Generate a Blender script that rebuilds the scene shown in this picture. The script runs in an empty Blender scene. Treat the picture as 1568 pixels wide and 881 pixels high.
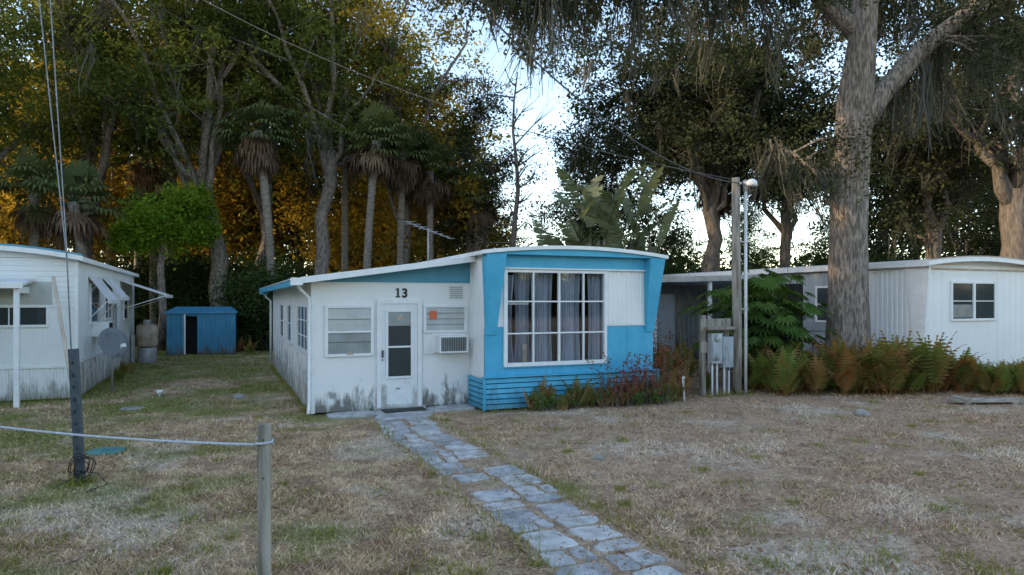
import bpy, math, numpy as np
from mathutils import Vector, Matrix
D=bpy.data; C=bpy.context; S=C.scene
R=math.radians
CAMH=2.1; HEAD=R(23.0)
SH,CH=math.sin(HEAD),math.cos(HEAD)
def site(u,d):   # u = tan(bearing from the viewing axis), d = distance along the axis
    r=u*d
    return (d*SH+r*CH, d*CH-r*SH)
def rd(r,d): return (d*SH+r*CH,d*CH-r*SH)

# ------------------------------------------------------------------ materials
def newmat(name):
    m=D.materials.new(name); m.use_nodes=True
    nt=m.node_tree; nt.nodes.clear()
    out=nt.nodes.new('ShaderNodeOutputMaterial')
    return m,nt,out
def N(nt,t,**kw):
    n=nt.nodes.new(t)
    for k,v in kw.items(): setattr(n,k,v)
    return n
def L(nt,a,b): nt.links.new(a,b)
def noise(nt,scale,detail=4,rough=.55,stretch=None,off=(0,0,0)):
    g=N(nt,'ShaderNodeNewGeometry'); src=g.outputs['Position']
    mp=N(nt,'ShaderNodeMapping'); L(nt,src,mp.inputs['Vector'])
    mp.inputs['Location'].default_value=off
    if stretch: mp.inputs['Scale'].default_value=stretch
    n=N(nt,'ShaderNodeTexNoise'); n.inputs['Scale'].default_value=scale
    n.inputs['Detail'].default_value=min(detail,4); n.inputs['Roughness'].default_value=rough
    L(nt,mp.outputs[0],n.inputs['Vector']); return n.outputs['Fac']
def rng_map(nt,v,a,b,c=0,d=1):
    m=N(nt,'ShaderNodeMapRange'); m.inputs[1].default_value=a;m.inputs[2].default_value=b
    m.inputs[3].default_value=c;m.inputs[4].default_value=d; L(nt,v,m.inputs[0]); return m.outputs[0]
def mixc(nt,f,a,b,mode='MIX'):
    m=N(nt,'ShaderNodeMix'); m.data_type='RGBA'; m.blend_type=mode
    for s,v in ((m.inputs[0],f),(m.inputs[6],a),(m.inputs[7],b)):
        if isinstance(v,(int,float)): s.default_value=v
        elif isinstance(v,(tuple,list)): s.default_value=(*v[:3],1)
        else: L(nt,v,s)
    return m.outputs[2]
def math_(nt,op,a,b=0):
    m=N(nt,'ShaderNodeMath',operation=op)
    for s,v in ((m.inputs[0],a),(m.inputs[1],b)):
        if isinstance(v,(int,float)): s.default_value=v
        else: L(nt,v,s)
    return m.outputs[0]
def posz(nt,axis='Z'):
    g=N(nt,'ShaderNodeNewGeometry'); s=N(nt,'ShaderNodeSeparateXYZ'); L(nt,g.outputs['Position'],s.inputs[0]); return s.outputs[axis]
def surf(name,c1,c2=None,scale=3,rough=.6,bump=.0,bscale=40,dirt=None,dz=.9,dirtamt=1.0,metal=0,stretch=None,streak=0,spec=.4,dth=(.68,.9),bdist=.02,band=(.35,.65)):
    m,nt,out=newmat(name)
    p=N(nt,'ShaderNodeBsdfPrincipled'); p.inputs['Roughness'].default_value=rough; p.inputs['Metallic'].default_value=metal
    p.inputs['Specular IOR Level'].default_value=spec
    c2=c2 or tuple(x*.8 for x in c1)
    f=rng_map(nt,noise(nt,scale,6,.6,stretch),*band)
    col=mixc(nt,f,c1,c2)
    if streak:
        s=rng_map(nt,noise(nt,9,5,.7,(1,1,.09)),.56,.78); col=mixc(nt,math_(nt,'MULTIPLY',s,streak),col,dirt or (.12,.11,.09))
    if dirt:
        z=posz(nt); zf=rng_map(nt,z,dz,0,0,1)
        n=noise(nt,5,7,.7,(1,1,.35)); a=math_(nt,'ADD',n,math_(nt,'MULTIPLY',zf,.42))
        a=rng_map(nt,a,dth[0],dth[1],0,dirtamt); col=mixc(nt,a,col,dirt)
    L(nt,col,p.inputs['Base Color'])
    if bump:
        b=N(nt,'ShaderNodeBump'); b.inputs['Strength'].default_value=bump; b.inputs['Distance'].default_value=bdist
        L(nt,noise(nt,bscale,6,.6,stretch),b.inputs['Height']); L(nt,b.outputs[0],p.inputs['Normal'])
    L(nt,p.outputs[0],out.inputs[0]); return m
def leafmat(name,cols,trans=.35,gscale=.25,tcol=None):
    m,nt,out=newmat(name)
    a=N(nt,'ShaderNodeAttribute',attribute_name='rnd')
    v=math_(nt,'ADD',math_(nt,'MULTIPLY',a.outputs['Fac'],.6),math_(nt,'MULTIPLY',rng_map(nt,noise(nt,gscale,1),.3,.7),.4))
    r=N(nt,'ShaderNodeValToRGB'); L(nt,v,r.inputs[0])
    el=r.color_ramp.elements
    while len(el)<len(cols): el.new(.5)
    for i,c in enumerate(cols):
        el[i].position=i/(len(cols)-1); el[i].color=(*c,1)
    d=N(nt,'ShaderNodeBsdfDiffuse'); t=N(nt,'ShaderNodeBsdfTranslucent')
    L(nt,r.outputs[0],d.inputs[0])
    L(nt,mixc(nt,1.0,r.outputs[0],tcol or (1.4,1.25,.65),'MULTIPLY'),t.inputs[0])
    x=N(nt,'ShaderNodeMixShader'); x.inputs[0].default_value=trans
    L(nt,d.outputs[0],x.inputs[1]);L(nt,t.outputs[0],x.inputs[2]);L(nt,x.outputs[0],out.inputs[0]); return m
def ground_color(nt):
    x=posz(nt,'X')
    green=noise(nt,.45,4,.6); side=rng_map(nt,x,6,-5,-.11,.14)
    fine=noise(nt,22,3,.7); med=noise(nt,2.2,4,.65,off=(3,7,0)); big=noise(nt,.55,3,.6,off=(11,2,0))
    col=mixc(nt,rng_map(nt,med,.40,.60),(.56,.40,.235),(.31,.19,.115))
    right=rng_map(nt,x,1.5,6,0,.55)
    col=mixc(nt,right,col,(.43,.285,.20))
    col=mixc(nt,rng_map(nt,fine,.45,.7,0,.6),col,(.62,.47,.31))
    sand=rng_map(nt,math_(nt,'ADD',big,math_(nt,'MULTIPLY',fine,.3)),.69,.79,0,.75)
    col=mixc(nt,sand,col,(.60,.49,.37))
    g=math_(nt,'ADD',math_(nt,'ADD',green,side),math_(nt,'MULTIPLY',fine,.2))
    far=rng_map(nt,posz(nt,'Y'),11,24,0,.15)
    g=math_(nt,'ADD',g,far)
    col=mixc(nt,rng_map(nt,g,.61,.77,0,.85),col,(.185,.20,.05))
    dark=rng_map(nt,noise(nt,6,4,.75,off=(5,5,5)),.5,.7,0,.6)
    col=mixc(nt,dark,col,(.17,.105,.06))
    return col
def ground_mat():
    m,nt,out=newmat('dry_grass_ground'); p=N(nt,'ShaderNodeBsdfPrincipled'); p.inputs['Roughness'].default_value=.95; p.inputs['Specular IOR Level'].default_value=.1
    L(nt,ground_color(nt),p.inputs['Base Color'])
    b=N(nt,'ShaderNodeBump'); b.inputs['Strength'].default_value=.8; b.inputs['Distance'].default_value=.04
    h=math_(nt,'ADD',noise(nt,30,8,.75),math_(nt,'MULTIPLY',noise(nt,4,5,.6),1.2))
    L(nt,h,b.inputs['Height']); L(nt,b.outputs[0],p.inputs['Normal']); L(nt,p.outputs[0],out.inputs[0]); return m
def blade_mat():
    m,nt,out=newmat('grass_blades'); d=N(nt,'ShaderNodeBsdfDiffuse')
    a=N(nt,'ShaderNodeAttribute',attribute_name='rnd')
    col=ground_color(nt); s=rng_map(nt,a.outputs['Fac'],0,1,.7,1.7)
    cc=N(nt,'ShaderNodeCombineXYZ'); [L(nt,s,cc.inputs[i]) for i in range(3)]
    L(nt,mixc(nt,1.0,col,cc.outputs[0],'MULTIPLY'),d.inputs[0]); L(nt,d.outputs[0],out.inputs[0]); return m

M={}
M['white']=surf('white_painted_metal',(.83,.81,.77),(.79,.77,.73),1.5,.45,dirt=(.11,.105,.08),dz=.72,dirtamt=.9,streak=.10,dth=(.68,.86))
M['white2']=surf('white_siding',(.81,.80,.77),(.74,.735,.71),1.2,.5,dirt=(.17,.16,.12),dz=.8,dirtamt=.7,streak=.13)
M['dirtywhite']=surf('mildewed_siding',(.77,.75,.71),(.67,.66,.61),2,.6,dirt=(.13,.13,.09),dz=1.6,dirtamt=.75,streak=.25)
M['trim']=surf('white_trim',(.83,.82,.79),(.75,.74,.71),6,.45,streak=.08)
M['blue']=surf('blue_paint',(.055,.36,.54),(.085,.42,.60),2.5,.5,dirt=(.05,.12,.15),dz=.7,dirtamt=.6,streak=.2,bump=.15)
M['blue2']=surf('teal_gable_paint',(.085,.28,.37),(.105,.32,.41),3,.6,streak=.15,dirt=(.05,.12,.15),dz=.1)
M['roofw']=surf('white_roof_coating',(.74,.73,.72),(.56,.555,.545),2,.6,dirt=None,bump=.2)
M['roofg']=surf('weathered_metal_roof',(.52,.49,.45),(.33,.28,.24),2,.55,bump=.2,stretch=(1,.3,1))
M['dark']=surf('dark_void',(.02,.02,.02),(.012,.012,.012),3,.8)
M['glass']=surf('window_glass',(.035,.045,.05),(.05,.06,.06),.8,.07,spec=.5)
M['screen']=surf('grey_screen',(.33,.34,.32),(.25,.265,.25),3,.35)
M['dish']=surf('dish_grey_paint',(.20,.205,.21),(.15,.155,.16),5,.5)
M['slat']=surf('louvre_slats',(.50,.50,.46),(.42,.42,.385),5,.35,streak=.2)
M['slatd']=surf('screened_louvre',(.27,.28,.26),(.20,.21,.195),5,.3,streak=.2)
M['grey']=surf('galvanised_grey',(.46,.465,.46),(.36,.365,.365),5,.45,metal=.3,streak=.3)
M['greypaint']=surf('grey_siding',(.40,.43,.44),(.30,.33,.345),1.4,.6,dirt=(.1,.09,.07),dz=1.5,streak=.3)
M['shed']=surf('blue_shed_metal',(.06,.27,.41),(.05,.21,.33),2,.5,dirt=(.12,.10,.08),dz=.8,streak=.4)
M['wood']=surf('weathered_wood',(.38,.34,.28),(.15,.13,.10),14,.85,bump=.9,bscale=34,stretch=(1,1,.10))
M['plank']=surf('grey_plank',(.44,.39,.33),(.25,.22,.18),10,.85,bump=.6,bscale=30,stretch=(.15,1,1))
M['bark']=surf('oak_bark',(.34,.285,.235),(.115,.093,.073),20,.95,bump=1.0,bscale=22,stretch=(1,1,.2),bdist=.06,band=(.38,.60))
M['barkd']=surf('dark_bark',(.21,.175,.145),(.09,.073,.058),12,.95,bump=1.0,bscale=14,stretch=(1,1,.25),bdist=.05)
M['palmbark']=surf('palm_bark',(.30,.255,.20),(.14,.115,.09),8,.95,bump=1.0,bscale=10,stretch=(.6,.6,2.5),bdist=.05)
M['concrete']=surf('worn_concrete',(.50,.49,.46),(.30,.29,.27),5,.9,bump=.6,bscale=25)
M['steel']=surf('painted_steel_post',(.06,.085,.11),(.11,.125,.135),14,.5,metal=.4)
M['rubber']=surf('black_rubber',(.02,.018,.016),(.035,.03,.028),9,.7)
M['rope']=surf('white_rope',(.55,.57,.59),(.35,.37,.40),60,.8)
M['wire']=surf('dark_cable',(.05,.05,.055),(.08,.08,.08),9,.6)
M['wireg']=surf('galvanised_cable',(.3,.3,.31),(.2,.2,.2),9,.5,metal=.5)
M['tan']=surf('tan_tank_paint',(.55,.47,.38),(.38,.25,.16),4,.5,streak=.4)
M['green']=surf('green_lid',(.07,.22,.20),(.05,.16,.15),8,.6)
M['orange']=surf('orange_paper',(.75,.16,.05),(.7,.14,.05),5,.6)
M['black']=surf('black_paint',(.02,.02,.02),(.03,.03,.03),9,.5)
M['soil']=surf('bare_sandy_soil',(.50,.37,.245),(.28,.18,.115),5,.95,bump=.7,bscale=30)
M['rock']=surf('grey_rock',(.38,.355,.31),(.22,.205,.18),7,.9,bump=.6)
M['curtain']=surf('lace_curtain',(.52,.51,.54),(.35,.345,.38),5,.9,stretch=(4,4,.25))
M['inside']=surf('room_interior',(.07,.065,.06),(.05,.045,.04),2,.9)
m,nt,out=newmat('clear_glass'); t=N(nt,'ShaderNodeBsdfTransparent'); t.inputs[0].default_value=(.88,.91,.93,1)
g=N(nt,'ShaderNodeBsdfGlossy'); g.inputs['Roughness'].default_value=.03
x=N(nt,'ShaderNodeMixShader'); x.inputs[0].default_value=.06
L(nt,t.outputs[0],x.inputs[1]);L(nt,g.outputs[0],x.inputs[2]);L(nt,x.outputs[0],out.inputs[0]); M['clear']=m
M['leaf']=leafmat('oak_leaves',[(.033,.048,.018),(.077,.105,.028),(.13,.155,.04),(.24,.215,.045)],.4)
M['leafd']=leafmat('backlit_dark_oak_leaves',[(.026,.033,.020),(.042,.052,.028),(.066,.076,.038),(.11,.105,.05)],.25)  # darkness of backlit crowns is put into the leaf colour
M['leafgold']=leafmat('sun_tinted_leaves',[(.10,.095,.025),(.24,.19,.04),(.42,.29,.05),(.56,.38,.07)],.5,.25,(1.25,1.12,.62))  # golden sun glow painted into the leaf colour
M['leafbright']=leafmat('bright_green_leaves',[(.07,.13,.015),(.13,.22,.025),(.19,.29,.03),(.25,.33,.045)],.4)
M['leafhedge']=leafmat('hedge_leaves',[(.026,.042,.018),(.043,.066,.024),(.065,.094,.03),(.095,.12,.038)],.25,.8)
M['moss']=leafmat('spanish_moss',[(.065,.06,.047),(.095,.09,.07),(.13,.125,.098),(.18,.172,.138)],.25,.8,(1,1,.9))
M['palmg']=leafmat('palm_fronds',[(.05,.07,.03),(.08,.105,.042),(.12,.14,.055),(.16,.17,.075)],.25)
M['palmd']=leafmat('dead_palm_fronds',[(.09,.06,.04),(.14,.095,.06),(.19,.13,.085),(.26,.19,.12)],.25,.8,(1.1,1,.8))
M['paddle']=leafmat('paddle_leaves',[(.11,.14,.08),(.155,.185,.11),(.21,.23,.14),(.27,.27,.16)],.3)
M['fern']=leafmat('fern_fronds',[(.35,.15,.07),(.27,.165,.06),(.14,.18,.045),(.20,.25,.06)],.35,.9)
M['fernb']=leafmat('brown_fern_fronds',[(.28,.15,.07),(.34,.21,.10),(.21,.18,.07),(.15,.19,.05)],.3,.9)
M['philo']=leafmat('philodendron_leaves',[(.045,.09,.025),(.075,.135,.035),(.115,.185,.04),(.155,.235,.05)],.3,.9)
M['redtwig']=leafmat('red_weeds',[(.26,.05,.05),(.32,.085,.07),(.16,.09,.05),(.13,.18,.05)],.3,.9)
M['litter']=leafmat('leaf_litter',[(.15,.085,.045),(.30,.175,.10),(.43,.30,.19),(.57,.45,.32)],.1,1.5)
M['ground']=ground_mat(); M['blade']=blade_mat()

# ------------------------------------------------------------------ mesh helpers
def link(o,parent=None):
    C.collection.objects.link(o)
    if parent: o.parent=parent
    return o
def group(name):
    e=D.objects.new(name,None); e.empty_display_size=.2; return link(e)
class MB:
    def __init__(s,T=None): s.v=[];s.f=[];s.m=[];s.mats=[];s.T=T;s.sm=[]
    def mi(s,m):
        m=M[m] if isinstance(m,str) else m
        if m not in s.mats: s.mats.append(m)
        return s.mats.index(m)
    def add(s,vs,fs,m,smooth=False):
        b=len(s.v)
        for v in vs:
            v=Vector(v)
            if s.T is not None: v=s.T@v
            s.v.append(v)
        i=s.mi(m)
        for f in fs: s.f.append([b+k for k in f]); s.m.append(i); s.sm.append(smooth)
    def box(s,x0,x1,y0,y1,z0,z1,m):
        s.add([(x0,y0,z0),(x1,y0,z0),(x1,y1,z0),(x0,y1,z0),(x0,y0,z1),(x1,y0,z1),(x1,y1,z1),(x0,y1,z1)],
              [(3,2,1,0),(4,5,6,7),(0,1,5,4),(1,2,6,5),(2,3,7,6),(3,0,4,7)],m)
    def hexa(s,p,m): s.add(p,[(3,2,1,0),(4,5,6,7),(0,1,5,4),(1,2,6,5),(2,3,7,6),(3,0,4,7)],m)
    def tube(s,pts,rad,m,n=8,cap=True,rough=0,rng=None,flute=0):
        pts=[Vector(p) for p in pts]; k=len(pts)
        if not hasattr(rad,'__len__'): rad=[rad]*k
        vs=[];prev=None
        for i,p in enumerate(pts):
            t=(pts[min(i+1,k-1)]-pts[max(i-1,0)]).normalized()
            if prev is None:
                a=Vector((1,0,0)) if abs(t.x)<.8 else Vector((0,1,0)); a=(a-t*a.dot(t)).normalized()
            else: a=(prev-t*prev.dot(t)).normalized()
            prev=a; b=t.cross(a)
            for j in range(n):
                th=2*math.pi*j/n; rr=rad[i]*(1+(rng.uniform(-rough,rough) if rng is not None else 0)+flute*(math.sin(5*th+i*.25)+.6*math.sin(9*th-i*.4)))
                vs.append(p+a*math.cos(th)*rr+b*math.sin(th)*rr)
        fs=[]
        for i in range(k-1):
            for j in range(n):
                fs.append((i*n+j,i*n+(j+1)%n,(i+1)*n+(j+1)%n,(i+1)*n+j))
        if cap: fs.append(tuple(range(n))[::-1]); fs.append(tuple((k-1)*n+j for j in range(n)))
        s.add(vs,fs,m,True)
    def ribs(s,x0,x1,y,z0,z1,m,pitch=.11,dep=.012):
        n=max(1,int((x1-x0)/pitch)); p=(x1-x0)/n
        prof=[]
        for i in range(n):
            a=x0+i*p; prof+= [(a,0),(a+p*.12,-dep),(a+p*.6,-dep),(a+p*.72,0)]
        prof.append((x1,0))
        vs=[];fs=[]
        for (a,b) in prof: vs+=[(a,y+b,z0),(a,y+b,z1)]
        for i in range(len(prof)-1): fs.append((2*i,2*i+2,2*i+3,2*i+1))
        s.add(vs,fs,m)
    def arch(s,x0,x1,y0,y1,ze,rise,th,m,n=14):
        vs=[]
        for i in range(n+1):
            t=i/n; x=x0+(x1-x0)*t; z=ze+rise*(1-(2*t-1)**2); zb=z-th if th>0 else ze+th
            vs+=[(x,y0,z),(x,y1,z),(x,y0,zb),(x,y1,zb)]
        fs=[]
        for i in range(n):
            a=4*i;b=a+4; fs+=[(a,b,b+1,a+1),(a+2,a+3,b+3,b+2),(a,a+2,b+2,b),(a+1,b+1,b+3,a+3)]
        fs+=[(0,1,3,2),(4*n,4*n+2,4*n+3,4*n+1)]
        s.add(vs,fs,m)
    def obj(s,name,parent=None,bevel=0):
        me=D.meshes.new(name); me.from_pydata([tuple(v) for v in s.v],[],s.f); 
        for m in s.mats: me.materials.append(m)
        me.polygons.foreach_set('material_index',s.m); me.polygons.foreach_set('use_smooth',s.sm)
        me.update(); o=D.objects.new(name,me); link(o,parent)
        if bevel:
            b=o.modifiers.new('b','BEVEL'); b.width=bevel; b.segments=2; b.limit_method='ANGLE'; b.angle_limit=R(50)
        return o
def np_obj(name,V,k,rnd,mat,parent=None):
    n=len(V)//k; me=D.meshes.new(name)
    me.vertices.add(len(V)); me.vertices.foreach_set('co',np.ascontiguousarray(V,dtype=np.float32).ravel())
    me.loops.add(n*k); me.loops.foreach_set('vertex_index',np.arange(n*k,dtype=np.int32))
    me.polygons.add(n); me.polygons.foreach_set('loop_start',np.arange(0,n*k,k,dtype=np.int32))
    try: me.polygons.foreach_set('loop_total',np.full(n,k,dtype=np.int32))
    except Exception: pass
    me.update(calc_edges=True)
    a=me.attributes.new('rnd','FLOAT','FACE'); a.data.foreach_set('value',np.asarray(rnd,dtype=np.float32))
    me.materials.append(M[mat] if isinstance(mat,str) else mat)
    o=D.objects.new(name,me); return link(o,parent)
def unit(a): return a/np.maximum(np.linalg.norm(a,axis=1,keepdims=True),1e-9)
def leafquads(c,size,rng,w=.5,flat=0.0):
    n=len(c); nn=rng.normal(size=(n,3)); nn[:,2]=nn[:,2]+np.sign(nn[:,2])*flat; nn=unit(nn)
    t=unit(np.cross(nn,rng.normal(size=(n,3)))); b=np.cross(nn,t)
    s=size[:,None]; V=np.stack([c-t*s,c+b*s*w,c+t*s,c-b*s*w],1)
    return V.reshape(-1,3)
def moss_obj(anchors,rng,parent,n=26,ln=1.0,name='spanish_moss',spread=.16,wd=1.0):
    A=np.repeat(np.array(anchors),n,axis=0); m=len(A)
    cl=np.repeat(rng.uniform(.3,1.4,len(anchors))**1.3,n); off=rng.normal(size=(m,3))*np.array([spread,spread,.12])
    dr=np.repeat(rng.normal(size=(len(anchors),3))*np.array([.10,.10,0]),n,axis=0)
    l=cl*rng.uniform(.15,1.0,m)**1.3*ln; w=rng.uniform(.010,.030,m)*wd; a=rng.uniform(0,6.28,m); dx=np.stack([np.cos(a),np.sin(a),np.zeros(m)],1)
    p=A+off; V=[];RN=[]; tone=rng.uniform(0,1,m)
    for k in range(3):
        q=p.copy(); q[:,2]-=l/3; q[:,:2]+=rng.normal(size=(m,2))*.05*l[:,None]+(dr*l[:,None])[:,:2]-off[:,:2]*.26
        wa=(w*(1-.25*k))[:,None]; wb=(w*(1-.25*(k+1)))[:,None]
        V.append(np.stack([p-dx*wa,p+dx*wa,q+dx*wb,q-dx*wb],1).reshape(-1,3)); RN.append(tone); p=q
    np_obj(name,np.concatenate(V),4,np.concatenate(RN),'moss',parent)

# ------------------------------------------------------------------ trees
def bez(p0,p1,p2,n):
    return [p0*(1-t)**2+p1*2*t*(1-t)+p2*t*t for t in np.linspace(0,1,n)]
def oak(name,x,y,h,cr,tr,seed,fork=.35,nl=7,lm='leaf',bm='bark',lpc=110,cs=.75,leaf=.15,lean=(0,0),moss=0,zmin=.5,sub=6,asym=(0,0),parent=None,twigs=3):
    rng=np.random.default_rng(seed); P=parent or group(name); mb=MB()
    hf=fork*h; base=np.array([x,y,-.1]); top=np.array([x+lean[0],y+lean[1],hf])
    pts=[base+(top-base)*t+np.array([*rng.normal(size=2)*tr*.35*math.sin(t*3.1),0]) for t in np.linspace(0,1,7)]
    mb.tube(pts,[tr*1.5,tr*1.12,tr,tr*.95,tr*.9,tr*.88,tr*.85],bm,14,rough=.06,rng=rng)
    cl=[]
    for i in range(nl):
        az=2*math.pi*(i+rng.uniform(-.3,.3))/nl; rad=rng.uniform(.3,.95); 
        zt=h*(rng.uniform(zmin,.97)) if i else h*.98
        if i==0: rad=.15
        e=np.array([x+lean[0]+asym[0]+cr*rad*math.cos(az),y+lean[1]+asym[1]+cr*rad*math.sin(az),zt])
        s=top+np.array([0,0,-rng.uniform(0,.12)*h*(i>0)])
        c=s+(e-s)*np.array([.35,.35,.75])+np.array([*rng.normal(size=2)*.6,0])
        lp=bez(s,c,e,9); lp=[p+rng.normal(size=3)*.16*(0<k<8) for k,p in enumerate(lp)]
        r0=tr*rng.uniform(.38,.58)
        mb.tube(lp,[r0*(1-.88*t) for t in np.linspace(0,1,9)],bm,8)
        for k in range(sub):
            t=.3+.7*(k+rng.uniform(0,.8))/sub; j=min(int(t*8),7); q=lp[j]+(lp[j+1]-lp[j])*(t*8-j)
            dv=rng.normal(size=3); dv[2]=abs(dv[2])*.5+.1; dv/=np.linalg.norm(dv); ln=cr*rng.uniform(.22,.5)
            q2=q+dv*ln; mid=(q+q2)/2+rng.normal(size=3)*.25
            sp=bez(q,mid,q2,5); r1=r0*(1-.85*t)*.6+.012
            mb.tube(sp,[r1*(1-.8*a) for a in np.linspace(0,1,5)],bm,5)
            for w in range(twigs):
                a=sp[rng.integers(2,5)]; tv=rng.normal(size=3)*ln*.38; tv[2]*=.6
                mb.tube([a,a+tv*.5+rng.normal(size=3)*.08,a+tv],[.025,.016,.006],bm,4,cap=False)
                cl.append(a+tv); 
            cl.append(q2)
    mb.obj('trunk_and_limbs',P)
    cl=np.array(cl); 
    c1=np.repeat(cl,5,axis=0)+rng.normal(size=(len(cl)*5,3))*cs*np.array([.9,.9,.55])
    n=max(1,int(lpc/5)); c2=np.repeat(c1,n,axis=0)+rng.normal(size=(len(c1)*n,3))*cs*.36*np.array([1,1,.6])
    r=np.clip(np.repeat(rng.uniform(0,1,len(c1)),n)*.55+rng.uniform(0,1,len(c2))*.45,0,1)
    np_obj('foliage',leafquads(c2,rng.uniform(.6,1.25,len(c2))*leaf*.6,rng,.55,.3),4,r,lm,P)
    if moss:
        idx=rng.choice(len(cl),min(moss,len(cl)),replace=False); moss_obj(cl[idx],rng,P,24,1.9,spread=.20,wd=1.2)
    return P
def dup(src,name,x0,y0,x,y,rot,sc):
    e=group(name); 
    for ch in src.children:
        o=D.objects.new(ch.name.split('.')[0],ch.data); link(o,e)
        o.location=(-x0,-y0,0)
    e.location=(x,y,0); e.rotation_euler[2]=rot; e.scale=(sc,sc,sc*1.0); return e
def palm(name,x,y,h,seed,tr=.17,green=26,dead=26,fan=1.05,lean=(0,0),bm='palmbark'):
    rng=np.random.default_rng(seed); P=group(name); mb=MB()
    pts=[(x+lean[0]*t*t,y+lean[1]*t*t,h*t-.05) for t in np.linspace(0,1,9)]
    mb.tube(pts,[tr*1.25]+[tr*(1+rng.uniform(-.06,.06)) for _ in range(7)]+[tr*1.2],bm,10)
    top=np.array([x+lean[0],y+lean[1],h])
    def fans(cnt,elo,ehi,pet,L0,name,mat,droop):
        V=[];rn=[]
        for i in range(cnt):
            az=rng.uniform(0,6.283); el=rng.uniform(elo,ehi); 
            d=np.array([math.cos(az)*math.cos(el),math.sin(az)*math.cos(el),math.sin(el)])
            side=np.array([-math.sin(az),math.cos(az),0]); hub=top+d*pet*rng.uniform(.7,1.1)+np.array([0,0,rng.uniform(-.25,.1)])
            mb.tube([top+np.array([0,0,-.1]),(top+hub)/2+np.array([0,0,.06]),hub],[.025,.018,.014],mat,4,cap=False)
            tone=rng.uniform(0,1); n=17
            up=np.cross(d,side)
            for a in np.linspace(-1.75,1.75,n):
                Lf=L0*rng.uniform(.8,1.08)*(1-.12*abs(a)); v=d*math.cos(a)+side*math.sin(a)+up*rng.uniform(-.12,.12)
                w=np.cross(v,up); w/=np.linalg.norm(w)+1e-9; w*=.035*L0+.012
                m_=hub+v*Lf*.6; e=m_+v*Lf*.4*(1-droop)+np.array([0,0,-Lf*.4*droop])
                V+=[hub-w*.2,hub+w*.2,m_+w,m_-w, m_-w,m_+w,e+w*.1,e-w*.1]
                rn+=[tone*.6+rng.uniform(0,.4)]*2
        np_obj(name,np.array(V),4,rn,mat,P)
    fans(green,-.35,1.35,fan*.95,fan,'green_fronds','palmg',.55)
    if dead: fans(dead,-1.45,-.7,fan*.8,fan*.95,'dead_fronds','palmd',.8)
    mb.obj('trunk',P); return P
def mass(name,blobs,n,leaf,mat,seed,clumps=26,stems=True,parent=None):
    rng=np.random.default_rng(seed); P=parent or group(name); mb=MB(); VV=[];RR=[]
    for (x,y,z,rx,ry,rz) in blobs:
        u_=unit(rng.normal(size=(clumps,3)))*rng.uniform(.45,1.0,(clumps,1)); c=u_*np.array([rx,ry,rz])+np.array([x,y,z])
        c=c[c[:,2]>.05] if len(c[c[:,2]>.05]) else c
        k=max(1,n//len(c)); s=min(rx,ry,rz)*.3
        p=np.repeat(c,k,axis=0)+rng.normal(size=(len(c)*k,3))*s; p[:,2]=np.abs(p[:,2])
        VV.append(leafquads(p,rng.uniform(.6,1.3,len(p))*leaf*.6,rng,.5,.3)); RR.append(np.repeat(rng.uniform(0,1,len(c)),k)*.5+rng.uniform(0,.5,len(p)))
        if stems:
            for i in range(6):
                q=c[rng.integers(len(c))]; mb.tube([(x+rng.normal()*.15,y+rng.normal()*.15,0),((x+q[0])/2,(y+q[1])/2,q[2]*.6),tuple(q)],[.05,.035,.015],'barkd',5,cap=False)
    np_obj('foliage',np.concatenate(VV),4,np.concatenate(RR),mat,P)
    if stems: mb.obj('stems',P)
    return P

# ------------------------------------------------------------------ ground
mb=MB(); ext=300
mb.add([(-ext,-ext,0),(ext,-ext,0),(ext,ext,0),(-ext,ext,0)],[(0,1,2,3)],'ground'); mb.obj('ground')
rng=np.random.default_rng(5)
def keep_mask(X,Y):
    k=~((abs(X-2.88)<.47)&(Y<12.4))
    k|=(abs(X-2.88)<.47)&(Y<12.4)&(rng.uniform(0,1,len(X))<.22)
    k&=~((X>1.5)&(X<8.3)&(Y>12.05)); k&=~((X<-2.8)&(Y>17))
    k&=~((X>15.5)&(Y>11.3)); k&=~((X>2.2)&(X<4.5)&(Y>12.3)); return k
nb=420000
d=4.0*np.exp(rng.uniform(0,1,nb)*math.log(9.0)); u_=rng.uniform(-1.0,1.0,nb)
X=d*SH+u_*d*CH; Y=d*CH-u_*d*SH
ph=np.sin(X*2.1+1.3*np.sin(Y*1.7))+np.sin(Y*2.6+1.1*np.sin(X*2.3))+np.sin(X*5.3-Y*4.1)*.6
left=np.clip((3-X)/8,0,.5); pr=.38+.20*ph+left
k=keep_mask(X,Y)&(rng.uniform(0,1,nb)<np.clip(pr,.08,1)); X=X[k];Y=Y[k];d=d[k];ph=ph[k]
n=len(X); hgt=rng.uniform(.012,.038,n)*(1+np.clip(ph,0,2)*.3)*(1+.02*d)
w=rng.uniform(.003,.006,n)*(.8+d*.09); az=rng.uniform(0,6.283,n); la=rng.uniform(0,6.283,n); ll=rng.uniform(.4,2.2,n)*hgt
b=np.stack([X,Y,np.zeros(n)],1); dx=np.stack([np.cos(az),np.sin(az),np.zeros(n)],1)*w[:,None]
tip=b+np.stack([np.cos(la)*ll,np.sin(la)*ll,hgt],1)
np_obj('grass',np.stack([b-dx,b+dx,tip],1).reshape(-1,3),3,rng.uniform(0,1,n),'blade')
V=[];RN=[]
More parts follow.
